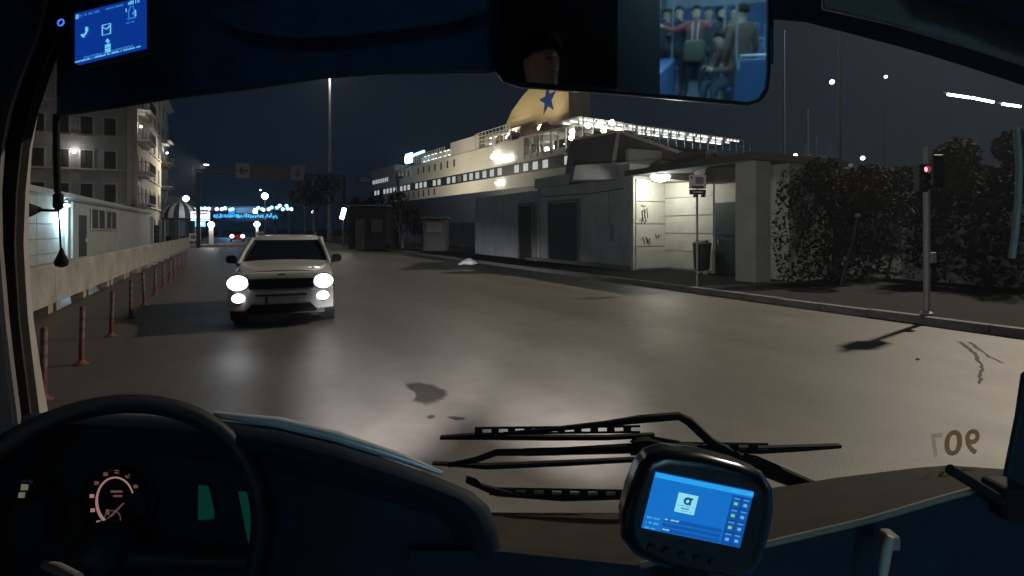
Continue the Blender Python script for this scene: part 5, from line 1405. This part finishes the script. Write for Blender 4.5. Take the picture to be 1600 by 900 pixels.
line(O, ex, ey, [(.11, .47), (.14, .52)], 0.0022, 'phone_icon', I1, od)
line(O, ex, ey, [(.41, .38), (.53, .38), (.53, .58), (.41, .58)], 0.0010, 'mail_icon', I1, od, True)
line(O, ex, ey, [(.41, .41), (.47, .48), (.53, .41)], 0.0009, 'mail_icon', I1, od)
line(O, ex, ey, [(.80, .36), (.80, .22), (.83, .14), (.86, .14), (.88, .22), (.88, .36)], 0.0009, 'bell_icon', I2, od)
line(O, ex, ey, [(.78, .38), (.90, .38)], 0.0010, 'bell_icon', I2, od)
line(O, ex, ey, [(.86, .3), (.90, .24), (.90, .36)], 0.0010, 'bell_icon', I1, od)
line(O, ex, ey, [(.76, .16), (.765, .23)], 0.0008, 'bell_icon', I1, od)
line(O, ex, ey, [(.47, .72), (.49, .68), (.51, .72), (.49, .76)], 0.0013, 'person_icon', I1, od, True)
rect(O, ex, ey, .45, .78, .53, .95, 0.0006, 'person_icon', I1, od)
line(O, ex, ey, [(.46, .86), (.52, .86)], 0.0007, 'person_icon', I2, od)
rs_ = random.Random(4)
def textrow(a0, a1, b0, b1, m, name, par, O=O, ex=ex, ey=ey, gap=0.01):
    mbx = MB(); a = a0
    while a < a1:
        w_ = rs_.uniform(0.006, 0.014)
        hb = b0 + (b1 - b0) * rs_.choice((0, 0, 0.25))
        f = Vector((0, -0.0008, 0))
        mbx.prism([O + ex * x + ey * y + f for x, y in ((a, hb), (a + w_, hb), (a + w_, b1), (a, b1))], (0, -0.0003, 0))
        a += w_ + (0.006 if rs_.random() < 0.82 else 0.025)
    o = mbx.build(name, m, par); o['kind'] = 'stuff'
textrow(.02, .06, .04, .13, M['screen_icon'], 'status_text', od)
textrow(.07, .36, .055, .10, I2, 'status_text', od)
textrow(.46, .72, .05, .09, I2, 'status_text', od)
textrow(.79, .95, .03, .10, I1, 'status_text', od)
textrow(.76, .88, .44, .47, I2, 'caption_text', od)
textrow(.14, .86, .915, .955, I2, 'caption_text', od)
textrow(.01, .07, .965, 1.0, I1, 'ticker_text', od)
textrow(.09, .97, .965, 1.0, I1, 'ticker_text', od)
line(O, ex, ey, [(-.2 + .045 * cos(t) , .12 + .06 * sin(t)) for t in [k * pi / 8 for k in range(16)]], 0.0013, 'power_ring', M['ring_blue'], od, True)

# ---- ticket terminal on the dashboard
tm = thing('ticket_terminal', 'rounded black ticket terminal with a tilted blue touch screen', 'terminal', W(1090, 930, 0.80))
tO = Vector(tm.location)
outl = [(1000, 735), (1016, 717), (1042, 709), (1100, 715), (1160, 731), (1193, 745), (1208, 768), (1209, 800), (1203, 835), (1190, 880), (1176, 901), (1150, 909), (1100, 902), (1040, 889), (996, 870), (977, 846), (974, 815), (985, 772)]
MB().prism([W(x, y, 0.815) - tO for x, y in outl], (0, 0.055, 0)).build('housing', M['glossy_black'], tm, bevel=0.016, seg=4, smooth=40)
back = [(1092 + (x - 1092) * 1.03, 806 + (y - 806) * 1.03) for x, y in outl]
MB().prism([W(x, y, 0.855) - tO for x, y in back], (0, 0.03, 0)).build('back_shell', M['cab_navy'], tm, bevel=0.012, seg=3, smooth=40)
MB().tube([W(1080, 880, 0.85) - tO, W(1085, 930, 0.88) - tO, W(1085, 1010, 0.95) - tO], [0.03, 0.022, 0.03], 10).build('stand', M['cab_black'], tm, smooth=50)
O, ex, ey = screen(tm, (1025, 738), (1178, 769), (1003, 825), 0.812, M['term_blue'])
def tr_(a0, b0, a1, b1, m, name, lift=0.0004): return rect(O, ex, ey, a0, b0, a1, b1, lift, name, M[m], tm)
tr_(0, 0, 1, .085, 'term_bar', 'title_bar')
tr_(.80, .12, .995, .985, 'term_dark', 'button_column')
tr_(.27, .26, .47, .60, 'term_white', 'logo_card')
line(O, ex, ey, [(.375 + .028 * cos(t), .38 + .05 * sin(t)) for t in [k * pi / 8 for k in range(16)]], 0.0017, 'logo_ring', M['term_logo'], tm, True)
line(O, ex, ey, [(.405, .325), (.405, .44)], 0.0014, 'logo_stem', M['term_logo'], tm)
line(O, ex, ey, [(.37, .33), (.425, .33)], 0.0012, 'logo_bar', M['term_logo'], tm)
textrow(.29, .45, .465, .485, M['term_bar'], 'logo_text', tm, O, ex, ey)
textrow(.33, .42, .50, .53, M['term_logo'], 'logo_text', tm, O, ex, ey)
textrow(.30, .44, .55, .57, M['term_bar'], 'logo_text', tm, O, ex, ey)
for k, b in enumerate((.77, .86, .95)):
    textrow(.02, .14 if k < 2 else .12, b - .0, b + .03, M['term_text'], 'field_label', tm, O, ex, ey)
    tr_(.19, b - .03, .78, b + .035, 'term_field', 'input_field', 0.0003)
textrow(.20, .33, .745, .775, M['term_white'], 'field_value', tm, O, ex, ey)
textrow(.20, .26, .93, .955, M['term_white'], 'field_value', tm, O, ex, ey)
textrow(.80, .84, .03, .06, M['term_text'], 'status_text', tm, O, ex, ey); textrow(.93, .98, .03, .06, M['term_text'], 'status_text', tm, O, ex, ey)
for i in range(4):
    for j in range(2):
        a0 = .808 + j * .095; b0 = .14 + i * .212
        tr_(a0, b0, a0 + .085, b0 + .19, 'term_field', 'button', 0.0008)
        for kk in (0, 1):
            line(O, ex, ey, [(a0 + .012, b0 + .02 + kk * .012), (a0 + .07, b0 + .02 + kk * .012)], 0.0004, 'button_text', M['term_text'], tm)
        rect(O, ex, ey, a0 + .022, b0 + .09, a0 + .058, b0 + .14, 0.0013, 'button_symbol', M['term_green'] if (j == 0 and i < 3) else M['term_text'], tm)
for k in range(5):
    MB().lathe([(0.006, 0.001), (0.006, -0.002), (0.004, -0.003)], 12, W(1018 + k * 24, 858 + k * 6, 0.812) - tO, Matrix.Rotation(pi / 2, 3, 'X')).build('key', M['cab_black'], tm)

# ---- interior mirror
nM = Vector((-0.193, -0.962, -0.197)).normalized()
P0 = W(1112, 80, 0.95)
def on_mirror(px, py, lift=0.0):
    d = W(px, py, 1.0) - Vector((0, 0, CZ)); o = Vector((0, 0, CZ))
    t = (P0 + nM * lift - o).dot(nM) / d.dot(nM)
    return o + d * t
mir = thing('interior_mirror', 'wide interior mirror in a black frame showing driver and passengers', 'mirror', P0)
fro = [(772, -60), (772, 112), (786, 130), (812, 137), (1000, 151), (1170, 166), (1190, 160), (1203, 140), (1206, 110), (1206, -60)]
MB().prism([on_mirror(x, y, -0.004) - P0 for x, y in fro], -nM * 0.03).build('frame', M['glossy_black'], mir, bevel=0.006)
lpn = [(784, -50), (784, 108), (796, 122), (815, 128), (964, 138), (966, -50)]
rpn = [(1031, -50), (1031, 146), (1168, 159), (1184, 154), (1194, 138), (1197, 112), (1197, -50)]
mirror_dark = bpy.data.materials.new('mirror_tinted'); mirror_dark.use_nodes = True
q_ = mirror_dark.node_tree.nodes['Principled BSDF']; q_.inputs['Metallic'].default_value = 1; q_.inputs['Roughness'].default_value = 0.035; q_.inputs['Base Color'].default_value = (0.85, 0.82, 0.82, 1)
for pn, m_ in ((lpn, mirror_dark), (rpn, M['mirror_silver'])):
    MB().prism([on_mirror(x, y, 0.0) - P0 for x, y in pn], -nM * 0.0035).build('mirror_glass', m_, mir)
MB().tube([on_mirror(990, -30, -0.03) - P0, on_mirror(990, -30, -0.03) - P0 + Vector((0, 0.1, 0.12))], 0.012, 8).build('mirror_arm', M['cab_black'], mir)
def bounce(px, py):
    p = on_mirror(px, py); d = (p - Vector((0, 0, CZ))).normalized()
    return p, d - nM * (2 * d.dot(nM))
def on_floor(px, py, z=FLOOR):
    p, d = bounce(px, py); return p + d * ((z - p.z) / d.z)
def at_y(px, py, y):
    p, d = bounce(px, py); return p + d * ((y - p.y) / d.y)

# ================================================================== PASSENGER COMPARTMENT AND PEOPLE (seen in the mirror)
for s in (-1, 1):
    tub_ = MB().box((0.62 * s, -6.1, 2.715), (0.16, 8.2, 0.05)).build('ceiling_light', M['bus_tube'], bus)
pole_me = MB().tube([(0, 0, 0), (0, 0, 2.36)], 0.017, 10).mesh('pole')
for px, y in ((1050.5, -8.8), (1130.5, -7.4), (1064, -10.4)):
    q = at_y(px, 60, y)
    part('pole', pole_me, M['rail'], bus, (q.x, y, FLOOR), smooth=50)
cp_ = [at_y(px, py, y) for px, py, y in ((1151, -20, -5.4), (1151.5, 30, -5.45), (1151, 80, -5.5), (1154, 115, -5.5), (1164, 158, -5.4))]
MB().tube(cp_, 0.014, 10).build('curved_rail', M['rail'], bus, smooth=50)
def bus_seat(x, y, rz):
    s_ = empty('passenger_seat', (x, y, FLOOR), rz); s_.parent = bus
    MB().loft([[Vector((a * w, 0.02 + b, z)) for a, b in ((-.21, -.2), (.21, -.2), (.22, .2), (-.22, .2))] for w, z in ((.95, .40), (1, .43), (.95, .47))]).build('cushion', M['bus_blue'], s_, bevel=0.02)
    MB().loft([[Vector((a * w, b + t, z)) for a, b in ((-.22, -.03), (.22, -.03), (.22, .03), (-.22, .03))] for w, t, z in ((1, -.22, .45), (1.02, -.25, .7), (1, -.29, .95), (.8, -.31, 1.06))]).build('backrest', M['bus_blue'], s_, bevel=0.02)
    MB().box((0, 0, 0.2), (0.08, 0.3, 0.4)).build('pedestal', M['cab_grey'], s_)
    MB().tube([(-.2, -.33, .95), (-.18, -.34, 1.1), (.18, -.34, 1.1), (.2, -.33, .95)], 0.014, 8).build('seat_handle', M['rail'], s_)
q = at_y(1180, 132, -5.2); bus_seat(q.x, -5.2, pi)
q = at_y(1043, 125, -9.3); bus_seat(q.x, -9.3, 0.0)
for k, y in enumerate((-6.4, -7.6, -8.8)):
    bus_seat(0.95, y, 0.0)
bus_seat(0.45, -10.6, 0); bus_seat(0.95, -10.6, 0); bus_seat(-0.9, -10.8, 0); bus_seat(-0.45, -10.8, 0)
MB().box((-0.98, -7.6, FLOOR + 0.35), (0.45, 2.4, 0.7)).build('wheel_box', M['bus_blue'], bus, bevel=0.03)

mat('skin', (0.45, 0.29, 0.21), 0.6, scale=20, var=0.1)
mat('hair', (0.008, 0.007, 0.006), 0.8, spec=0.1, scale=30, var=0.3)
mat('cloth_red', (0.2, 0.035, 0.035), 0.85, scale=14, var=0.2, bump=0.9, bscale=11)
mat('cloth_dark', (0.02, 0.022, 0.026), 0.9, scale=14, var=0.3, bump=0.9, bscale=11)
mat('cloth_navy', (0.025, 0.035, 0.06), 0.9, scale=14, var=0.3, bump=0.9, bscale=11)
mat('cloth_brown', (0.075, 0.045, 0.03), 0.9, scale=14, var=0.3, bump=0.9, bscale=11)
mat('cloth_olive', (0.06, 0.058, 0.035), 0.9, scale=14, var=0.35, bump=0.9, bscale=11)
mat('cloth_grey', (0.1, 0.1, 0.1), 0.9, scale=14, var=0.3, bump=0.9, bscale=11)
mat('scarf', (0.5, 0.48, 0.46), 0.9, scale=14, var=0.15)
mat('shoe', (0.015, 0.015, 0.015), 0.6, scale=14, var=0.2)

def person(label, loc, rz, h, J, top, legs, face=True, hair_long=False):
    """J: joints of the pose (front = +y). One continuous skinned body; hair and clothing are children."""
    t = thing('person', label, 'person', loc, rz)
    k = h / 1.75
    base = dict(pelvis=(0, 0, .95), spine=(0, -.01, 1.13), chest=(0, 0, 1.33), neck=(0, .0, 1.49), jaw=(0, .035, 1.58), head=(0, .02, 1.66), crown=(0, .0, 1.73))
    for s, n in ((-1, 'l'), (1, 'r')):
        base.update({n + 'sho': (.17 * s, 0, 1.42), n + 'elb': (.24 * s, -.02, 1.14), n + 'wri': (.25 * s, .08, .9), n + 'pal': (.25 * s, .1, .82),
                     n + 'hip': (.095 * s, 0, .9), n + 'kne': (.1 * s, .03, .49), n + 'ank': (.1 * s, -.02, .09), n + 'toe': (.11 * s, .13, .03)})
    base.update({n: p for n, p in J.items() if n != 'look'})
    rad = dict(pelvis=.15, spine=.135, chest=.155, neck=.055, jaw=.07, head=.092, crown=.06)
    for n in 'lr':
        rad.update({n + 'sho': .075, n + 'elb': .052, n + 'wri': .034, n + 'pal': .036, n + 'hip': .098, n + 'kne': .066, n + 'ank': .046, n + 'toe': .038})
    E = [('pelvis', 'spine'), ('spine', 'chest'), ('chest', 'neck'), ('neck', 'jaw'), ('jaw', 'head'), ('head', 'crown')]
    for n in 'lr':
        E += [('chest', n + 'sho'), (n + 'sho', n + 'elb'), (n + 'elb', n + 'wri'), (n + 'wri', n + 'pal'), ('pelvis', n + 'hip'), (n + 'hip', n + 'kne'), (n + 'kne', n + 'ank'), (n + 'ank', n + 'toe')]
    names = list(base)
    me = bpy.data.meshes.new('b')
    me.from_pydata([tuple(c * k for c in base[n]) for n in names], [(names.index(a), names.index(b)) for a, b in E], [])
    o = bpy.data.objects.new('b', me); COL.objects.link(o)
    sk = o.modifiers.new('s', 'SKIN'); ss_ = o.modifiers.new('u', 'SUBSURF'); ss_.levels = ss_.render_levels = 2
    for i, n in enumerate(names):
        sv = me.skin_vertices[0].data[i]; sv.radius = (rad[n] * k, rad[n] * k * (0.72 if n in ('pelvis', 'spine', 'chest') else 1.0)); sv.use_root = (n == 'pelvis')
    dg = bpy.context.evaluated_depsgraph_get(); dg.update()
    bm_ = bpy.data.meshes.new_from_object(o.evaluated_get(dg)); bpy.data.objects.remove(o)
    hm_ = MB()
    # five fingers on each hand
    for n in 'lr':
        p = Vector(base[n + 'pal']) * k; d_ = (p - Vector(base[n + 'wri']) * k).normalized(); sd = d_.orthogonal().normalized()
        for i_, (sp2, ln) in enumerate(((-.028, .065), (-.01, .075), (.01, .07), (.027, .055))):
            a_ = p + sd * sp2 * k + d_ * 0.02 * k
            hm_.tube([a_, a_ + d_ * ln * .6 * k, a_ + d_ * ln * k + d_.cross(sd) * .02 * k], [.009 * k, .008 * k, .006 * k], 6)
        a_ = p - sd * .03 * k
        hm_.tube([a_, a_ - sd * .025 * k + d_ * .02 * k, a_ - sd * .03 * k + d_ * .05 * k], [.011 * k, .009 * k, .007 * k], 6)
    mats = [top, legs, M['skin'], M['shoe']]
    for m_ in mats: bm_.materials.append(m_)
    segs = []
    for a_, b_ in E:
        idx = 0
        if a_ in ('neck', 'jaw', 'head') or b_[1:] == 'pal': idx = 2
        elif a_[1:] in ('hip', 'kne') or b_[1:] == 'hip': idx = 1
        elif b_[1:] == 'toe': idx = 3
        segs.append((Vector(base[a_]) * k, Vector(base[b_]) * k, idx))
    for p_ in bm_.polygons:
        c_ = p_.center; best = (9, 0)
        for a_, b_, idx in segs:
            ab_ = b_ - a_; tt = max(0, min(1, (c_ - a_).dot(ab_) / max(ab_.length_squared, 1e-9)))
            dd_ = (c_ - a_ - ab_ * tt).length
            if dd_ < best[0]: best = (dd_, idx)
        p_.material_index = best[1]; p_.use_smooth = True
    body = bpy.data.objects.new('body', bm_); COL.objects.link(body); body.parent = t
    b2 = bmesh.new(); b2.from_mesh(bm_); bmesh.ops.recalc_face_normals(b2, faces=b2.faces); b2.to_mesh(bm_); b2.free()
    hm_.build('fingers', M['skin'], body, smooth=60)
    # head: hair cap, nose, eyes, ears
    hc = Vector(base['head']) * k; up = (Vector(base['crown']) - Vector(base['jaw'])).normalized()
    fw = (Vector((0, 1, 0)) - up * up.y).normalized()
    if 'look' in J: fw = (Vector(J['look']) - up * Vector(J['look']).dot(up)).normalized()
    sd = up.cross(fw)
    HM = Matrix((sd, fw, up)).transposed()
    rings = []
    for j in range(8):
        th = radians(100 - j * 14); r0 = .102 * k * max(cos(th - pi / 2 * 0), 0.0) if False else .104 * k * sin(radians(100 - j * 14) if j else radians(80)) 
        zz = .104 * k * cos(radians(100 - j * 14))
        ring = []
        for i in range(16):
            a_ = 2 * pi * i / 16
            front = max(0, sin(a_))
            ring.append(hc + HM @ Vector((r0 * .9 * cos(a_), r0 * 1.0 * sin(a_) - .012 * k, zz + .025 * k + front * .06 * k * (1, .9, .7, .45, .25, .1, 0, 0)[j])))
        rings.append(ring)
    hb2 = MB().loft(rings)
    if hair_long:
        hb2.loft([[hc + HM @ Vector((cos(a_) * .085 * k * w_, -.03 * k - abs(sin(a_)) * .06 * k * w_, zz * k)) for a_ in [pi * i / 8 for i in range(9)]] + [hc + HM @ Vector((0, -.02 * k, zz * k))] for w_, zz in ((1, .04), (1.15, -.06), (1.1, -.18), (.7, -.25))])
    hb2.build('hair', M['hair'], body, smooth=60)
    if face:
        fm = MB()
        fm.loft([[hc + HM @ Vector((x * k, (.086 + y) * k, z * k)) for x, y, z in ((-.012, 0, -.012 - e), (0, .02 - e * .3, -.018 - e), (.012, 0, -.012 - e), (0, -.01, .0 - e))] for e in (0, -.03)])
        for s in (-1, 1):
            fm.lathe([(.004 * k, -.025 * k), (.011 * k, -.015 * k), (.011 * k, .015 * k), (.004 * k, .025 * k)], 8, hc + HM @ Vector((.086 * s * k, 0, -.01 * k)))
        fm.build('nose_and_ears', M['skin'], body, smooth=60)['kind'] = 'stuff'
        em = MB()
        for s in (-1, 1):
            em.lathe([(.002 * k, -.006 * k), (.012 * k, 0), (.002 * k, .006 * k)], 8, hc + HM @ Vector((.033 * s * k, .086 * k, .008 * k)))
        em.tube([hc + HM @ Vector((x * k, .084 * k, -.045 * k)) for x in (-.02, 0, .02)], .004 * k, 5)
        em.build('eyes_and_mouth', M['hair'], body)['kind'] = 'stuff'
    return t, body, k

def place(feet, head_py):
    q = on_floor(*feet); top_ = at_y(feet[0], head_py, q.y)
    return q, top_.z - FLOOR
def arms(**kw): return kw
# the person in the red jacket, holding on with both arms spread, bag in front
q, hh = place((1082, 151), 12)
print('MIRROR red', q, hh)
hh = min(max(hh, 1.55), 1.85)
t1, b1, k1 = person('person in a red jacket with a white scarf standing in the aisle', q, 0.0, hh,
    dict(lelb=(-.42, .05, 1.33), lwri=(-.62, .12, 1.42), lpal=(-.7, .13, 1.45), relb=(.42, .04, 1.3), rwri=(.62, .1, 1.36), rpal=(.7, .1, 1.38), lkne=(-.12, .03, .49), rkne=(.13, .05, .49), lank=(-.14, -.02, .09), rank=(.15, -.02, .09), ltoe=(-.16, .13, .03), rtoe=(.18, .12, .03)), M['cloth_red'], M['cloth_dark'])
for s in (-1, 1):
    MB().tube([Vector(p) * k1 for p in ((.03 * s, .0, 1.5), (.06 * s, .1, 1.44), (.05 * s, .15, 1.3), (.045 * s, .15, 1.08))], .022 * k1, 7).build('scarf', M['scarf'], b1, smooth=60)
tb_ = thing('shoulder_bag', 'olive brown bag carried in front of the person in red', 'bag', q)
MB().loft([[Vector((x * .2 * w_, .17 + y * .1 * w_, z)) * k1 for x, y in ((-1, -1), (1, -1), (1.1, 0), (1, 1), (-1, 1), (-1.1, 0))] for w_, z in ((.8, .72), (1, .78), (1.05, .95), (.95, 1.1), (.6, 1.15))]).build('bag_body', M['cloth_olive'], tb_, bevel=0.03, smooth=50)
for s in (-1, 1):
    MB().tube([Vector(p) * k1 for p in ((.14 * s, .14, 1.1), (.16 * s, .1, 1.35), (.15 * s, .0, 1.49))], .014 * k1, 6).build('strap', M['cloth_olive'], tb_)
# person to the left, by the pole
q, hh = place((1057, 149), 12)
person('person in dark navy clothes standing beside the left pole', q, 0.35, min(max(hh, 1.5), 1.85), dict(lelb=(-.2, .1, 1.2), lwri=(-.12, .22, 1.25), lpal=(-.06, .24, 1.28)), M['cloth_navy'], M['cloth_dark'])
# dark-haired person facing sideways
q, hh = place((1117, 151), 12)
person('person in a long dark coat turned sideways near the right pole', q, -1.1, min(max(hh, 1.5), 1.85), dict(relb=(.22, .15, 1.22), rwri=(.1, .32, 1.3), rpal=(.06, .36, 1.34), look=(0, 1, 0)), M['cloth_dark'], M['cloth_navy'], hair_long=True)
# person seated, bent over a phone
q = at_y(1124, 90, -7.0); 
SIT = dict(pelvis=(0, -.05, .52), spine=(0, .0, .70), chest=(0, .1, .88), neck=(0, .18, 1.02), jaw=(0, .25, 1.06), head=(0, .25, 1.13), crown=(0, .24, 1.2),
           lsho=(-.17, .1, .97), rsho=(.17, .1, .97), lelb=(-.22, .2, .72), relb=(.22, .2, .72), lwri=(-.06, .4, .72), rwri=(.06, .4, .72), lpal=(-.03, .45, .75), rpal=(.03, .45, .75),
           lhip=(-.1, -.02, .5), rhip=(.1, -.02, .5), lkne=(-.12, .4, .5), rkne=(.12, .4, .5), lank=(-.12, .4, .09), rank=(.12, .4, .09), ltoe=(-.12, .54, .03), rtoe=(.12, .54, .03))
ts_, bs_, ks_ = person('seated person in a brown jacket bent over a bright phone', (q.x + 0.2, -7.0, FLOOR), 0.9, 1.75, SIT, M['cloth_brown'], M['cloth_navy'])
bus_seat(q.x + 0.2, -7.0, 0.9)
ph = thing('phone', 'bright phone held by the seated person in brown', 'phone', Vector((q.x + 0.2, -7.0, FLOOR)) + Matrix.Rotation(0.9, 3, 'Z') @ Vector((0, .49, .8)), 0.9)
MB().box((0, 0, 0), (0.075, 0.01, 0.15)).build('phone_case', M['glossy_black'], ph, bevel=0.004)
MB().box((0, -0.0065, 0), (0.065, 0.003, 0.135)).build('phone_screen', M['term_white'], ph)
# person in a dark coat seen from behind, closer
q = at_y(1160, 40, -6.8); hb3 = max(1.5, at_y(1158, 8, -6.8).z - FLOOR); print('BIG', hb3)
person('large person in a dark brown coat standing close on the right', (q.x, -6.8, FLOOR), 2.7, hb3, dict(), M['cloth_brown'], M['cloth_dark'])
q, hh = place((1040, 147), 16)
person('person in a grey hooded top at the edge of the mirror by the blue seat', q, 0.6, min(max(hh, 1.5), 1.8), dict(lelb=(-.24, .1, 1.2), lwri=(-.2, .2, 1.42), lpal=(-.19, .22, 1.5)), M['cloth_grey'], M['cloth_dark'])
q, hh = place((1100, 141), 16)
person('person in navy half hidden behind the person in red', (q.x, max(q.y, -10.3), FLOOR), -0.3, 1.5, dict(), M['cloth_navy'], M['cloth_grey'])
q, hh = place((1140, 143), 18)
person('person with long hair in olive behind the seated person', (q.x, max(q.y, -10.2), FLOOR), 0.5, 1.48, dict(), M['cloth_olive'], M['cloth_dark'], hair_long=True)
# the driver
P, D = bounce(846, 96); hd_ = P + D * 1.42
print('DRIVER head', hd_)
DR = dict(SIT); DR.update(spine=(0, -.06, .72), chest=(0, -.05, .94), neck=(0, -.03, 1.1), jaw=(0, .01, 1.18), head=(0, 0, 1.26), crown=(0, -.01, 1.33), lsho=(-.18, -.05, 1.03), rsho=(.18, -.05, 1.03), lelb=(-.25, .02, .76), relb=(.25, .02, .76), lwri=(-.15, .22, .66), rwri=(.15, .22, .66), lpal=(-.12, .3, .64), rpal=(.12, .3, .64), look=(0.85, 0.5, 0))
dloc = hd_ - Vector((0, 0, 1.26))
person('bus driver in dark clothes whose head shows in the mirror', dloc, 0.0, 1.75, DR, M['cloth_dark'], M['cloth_dark'])
ds = empty('driver_seat', dloc); ds.parent = bus
MB().box((0, .08, .40), (.5, .5, .12)).build('cushion', M['cab_black'], ds, bevel=0.03)
MB().box((0, -.27, .68), (.46, .12, .56)).build('backrest', M['cab_black'], ds, bevel=0.04)
MB().box((0, .05, .15), (.3, .3, .42)).build('pedestal', M['cab_black'], ds)
MB().box((dloc.x, dloc.y + 0.2, (dloc.z + FLOOR) / 2 - 0.02), (0.9, 1.2, dloc.z - FLOOR)).build('driver_platform', M['cab_black'], bus)

# ================================================================== THIN HAZE ADDED FOR LAMP GLOW AND WINDSCREEN GLARE
hz = MB().box((0, 0, 19.0), (2440, 2440, 41)).build('haze', None)
hzm = bpy.data.materials.new('glare_haze'); hzm.use_nodes = True
hn = hzm.node_tree; hn.nodes.remove(hn.nodes['Principled BSDF'])
hv = hn.nodes.new('ShaderNodeVolumePrincipled')
hv.inputs['Color'].default_value = (0.72, 0.85, 1.0, 1); hv.inputs['Density'].default_value = 0.0007; hv.inputs['Anisotropy'].default_value = 0.5
hn.links.new(hv.outputs[0], hn.nodes['Material Output'].inputs['Volume'])
hz.data.materials.append(hzm)
tag(hz, 'thin even haze added for lamp glow and windscreen glare', 'haze', kind='stuff')
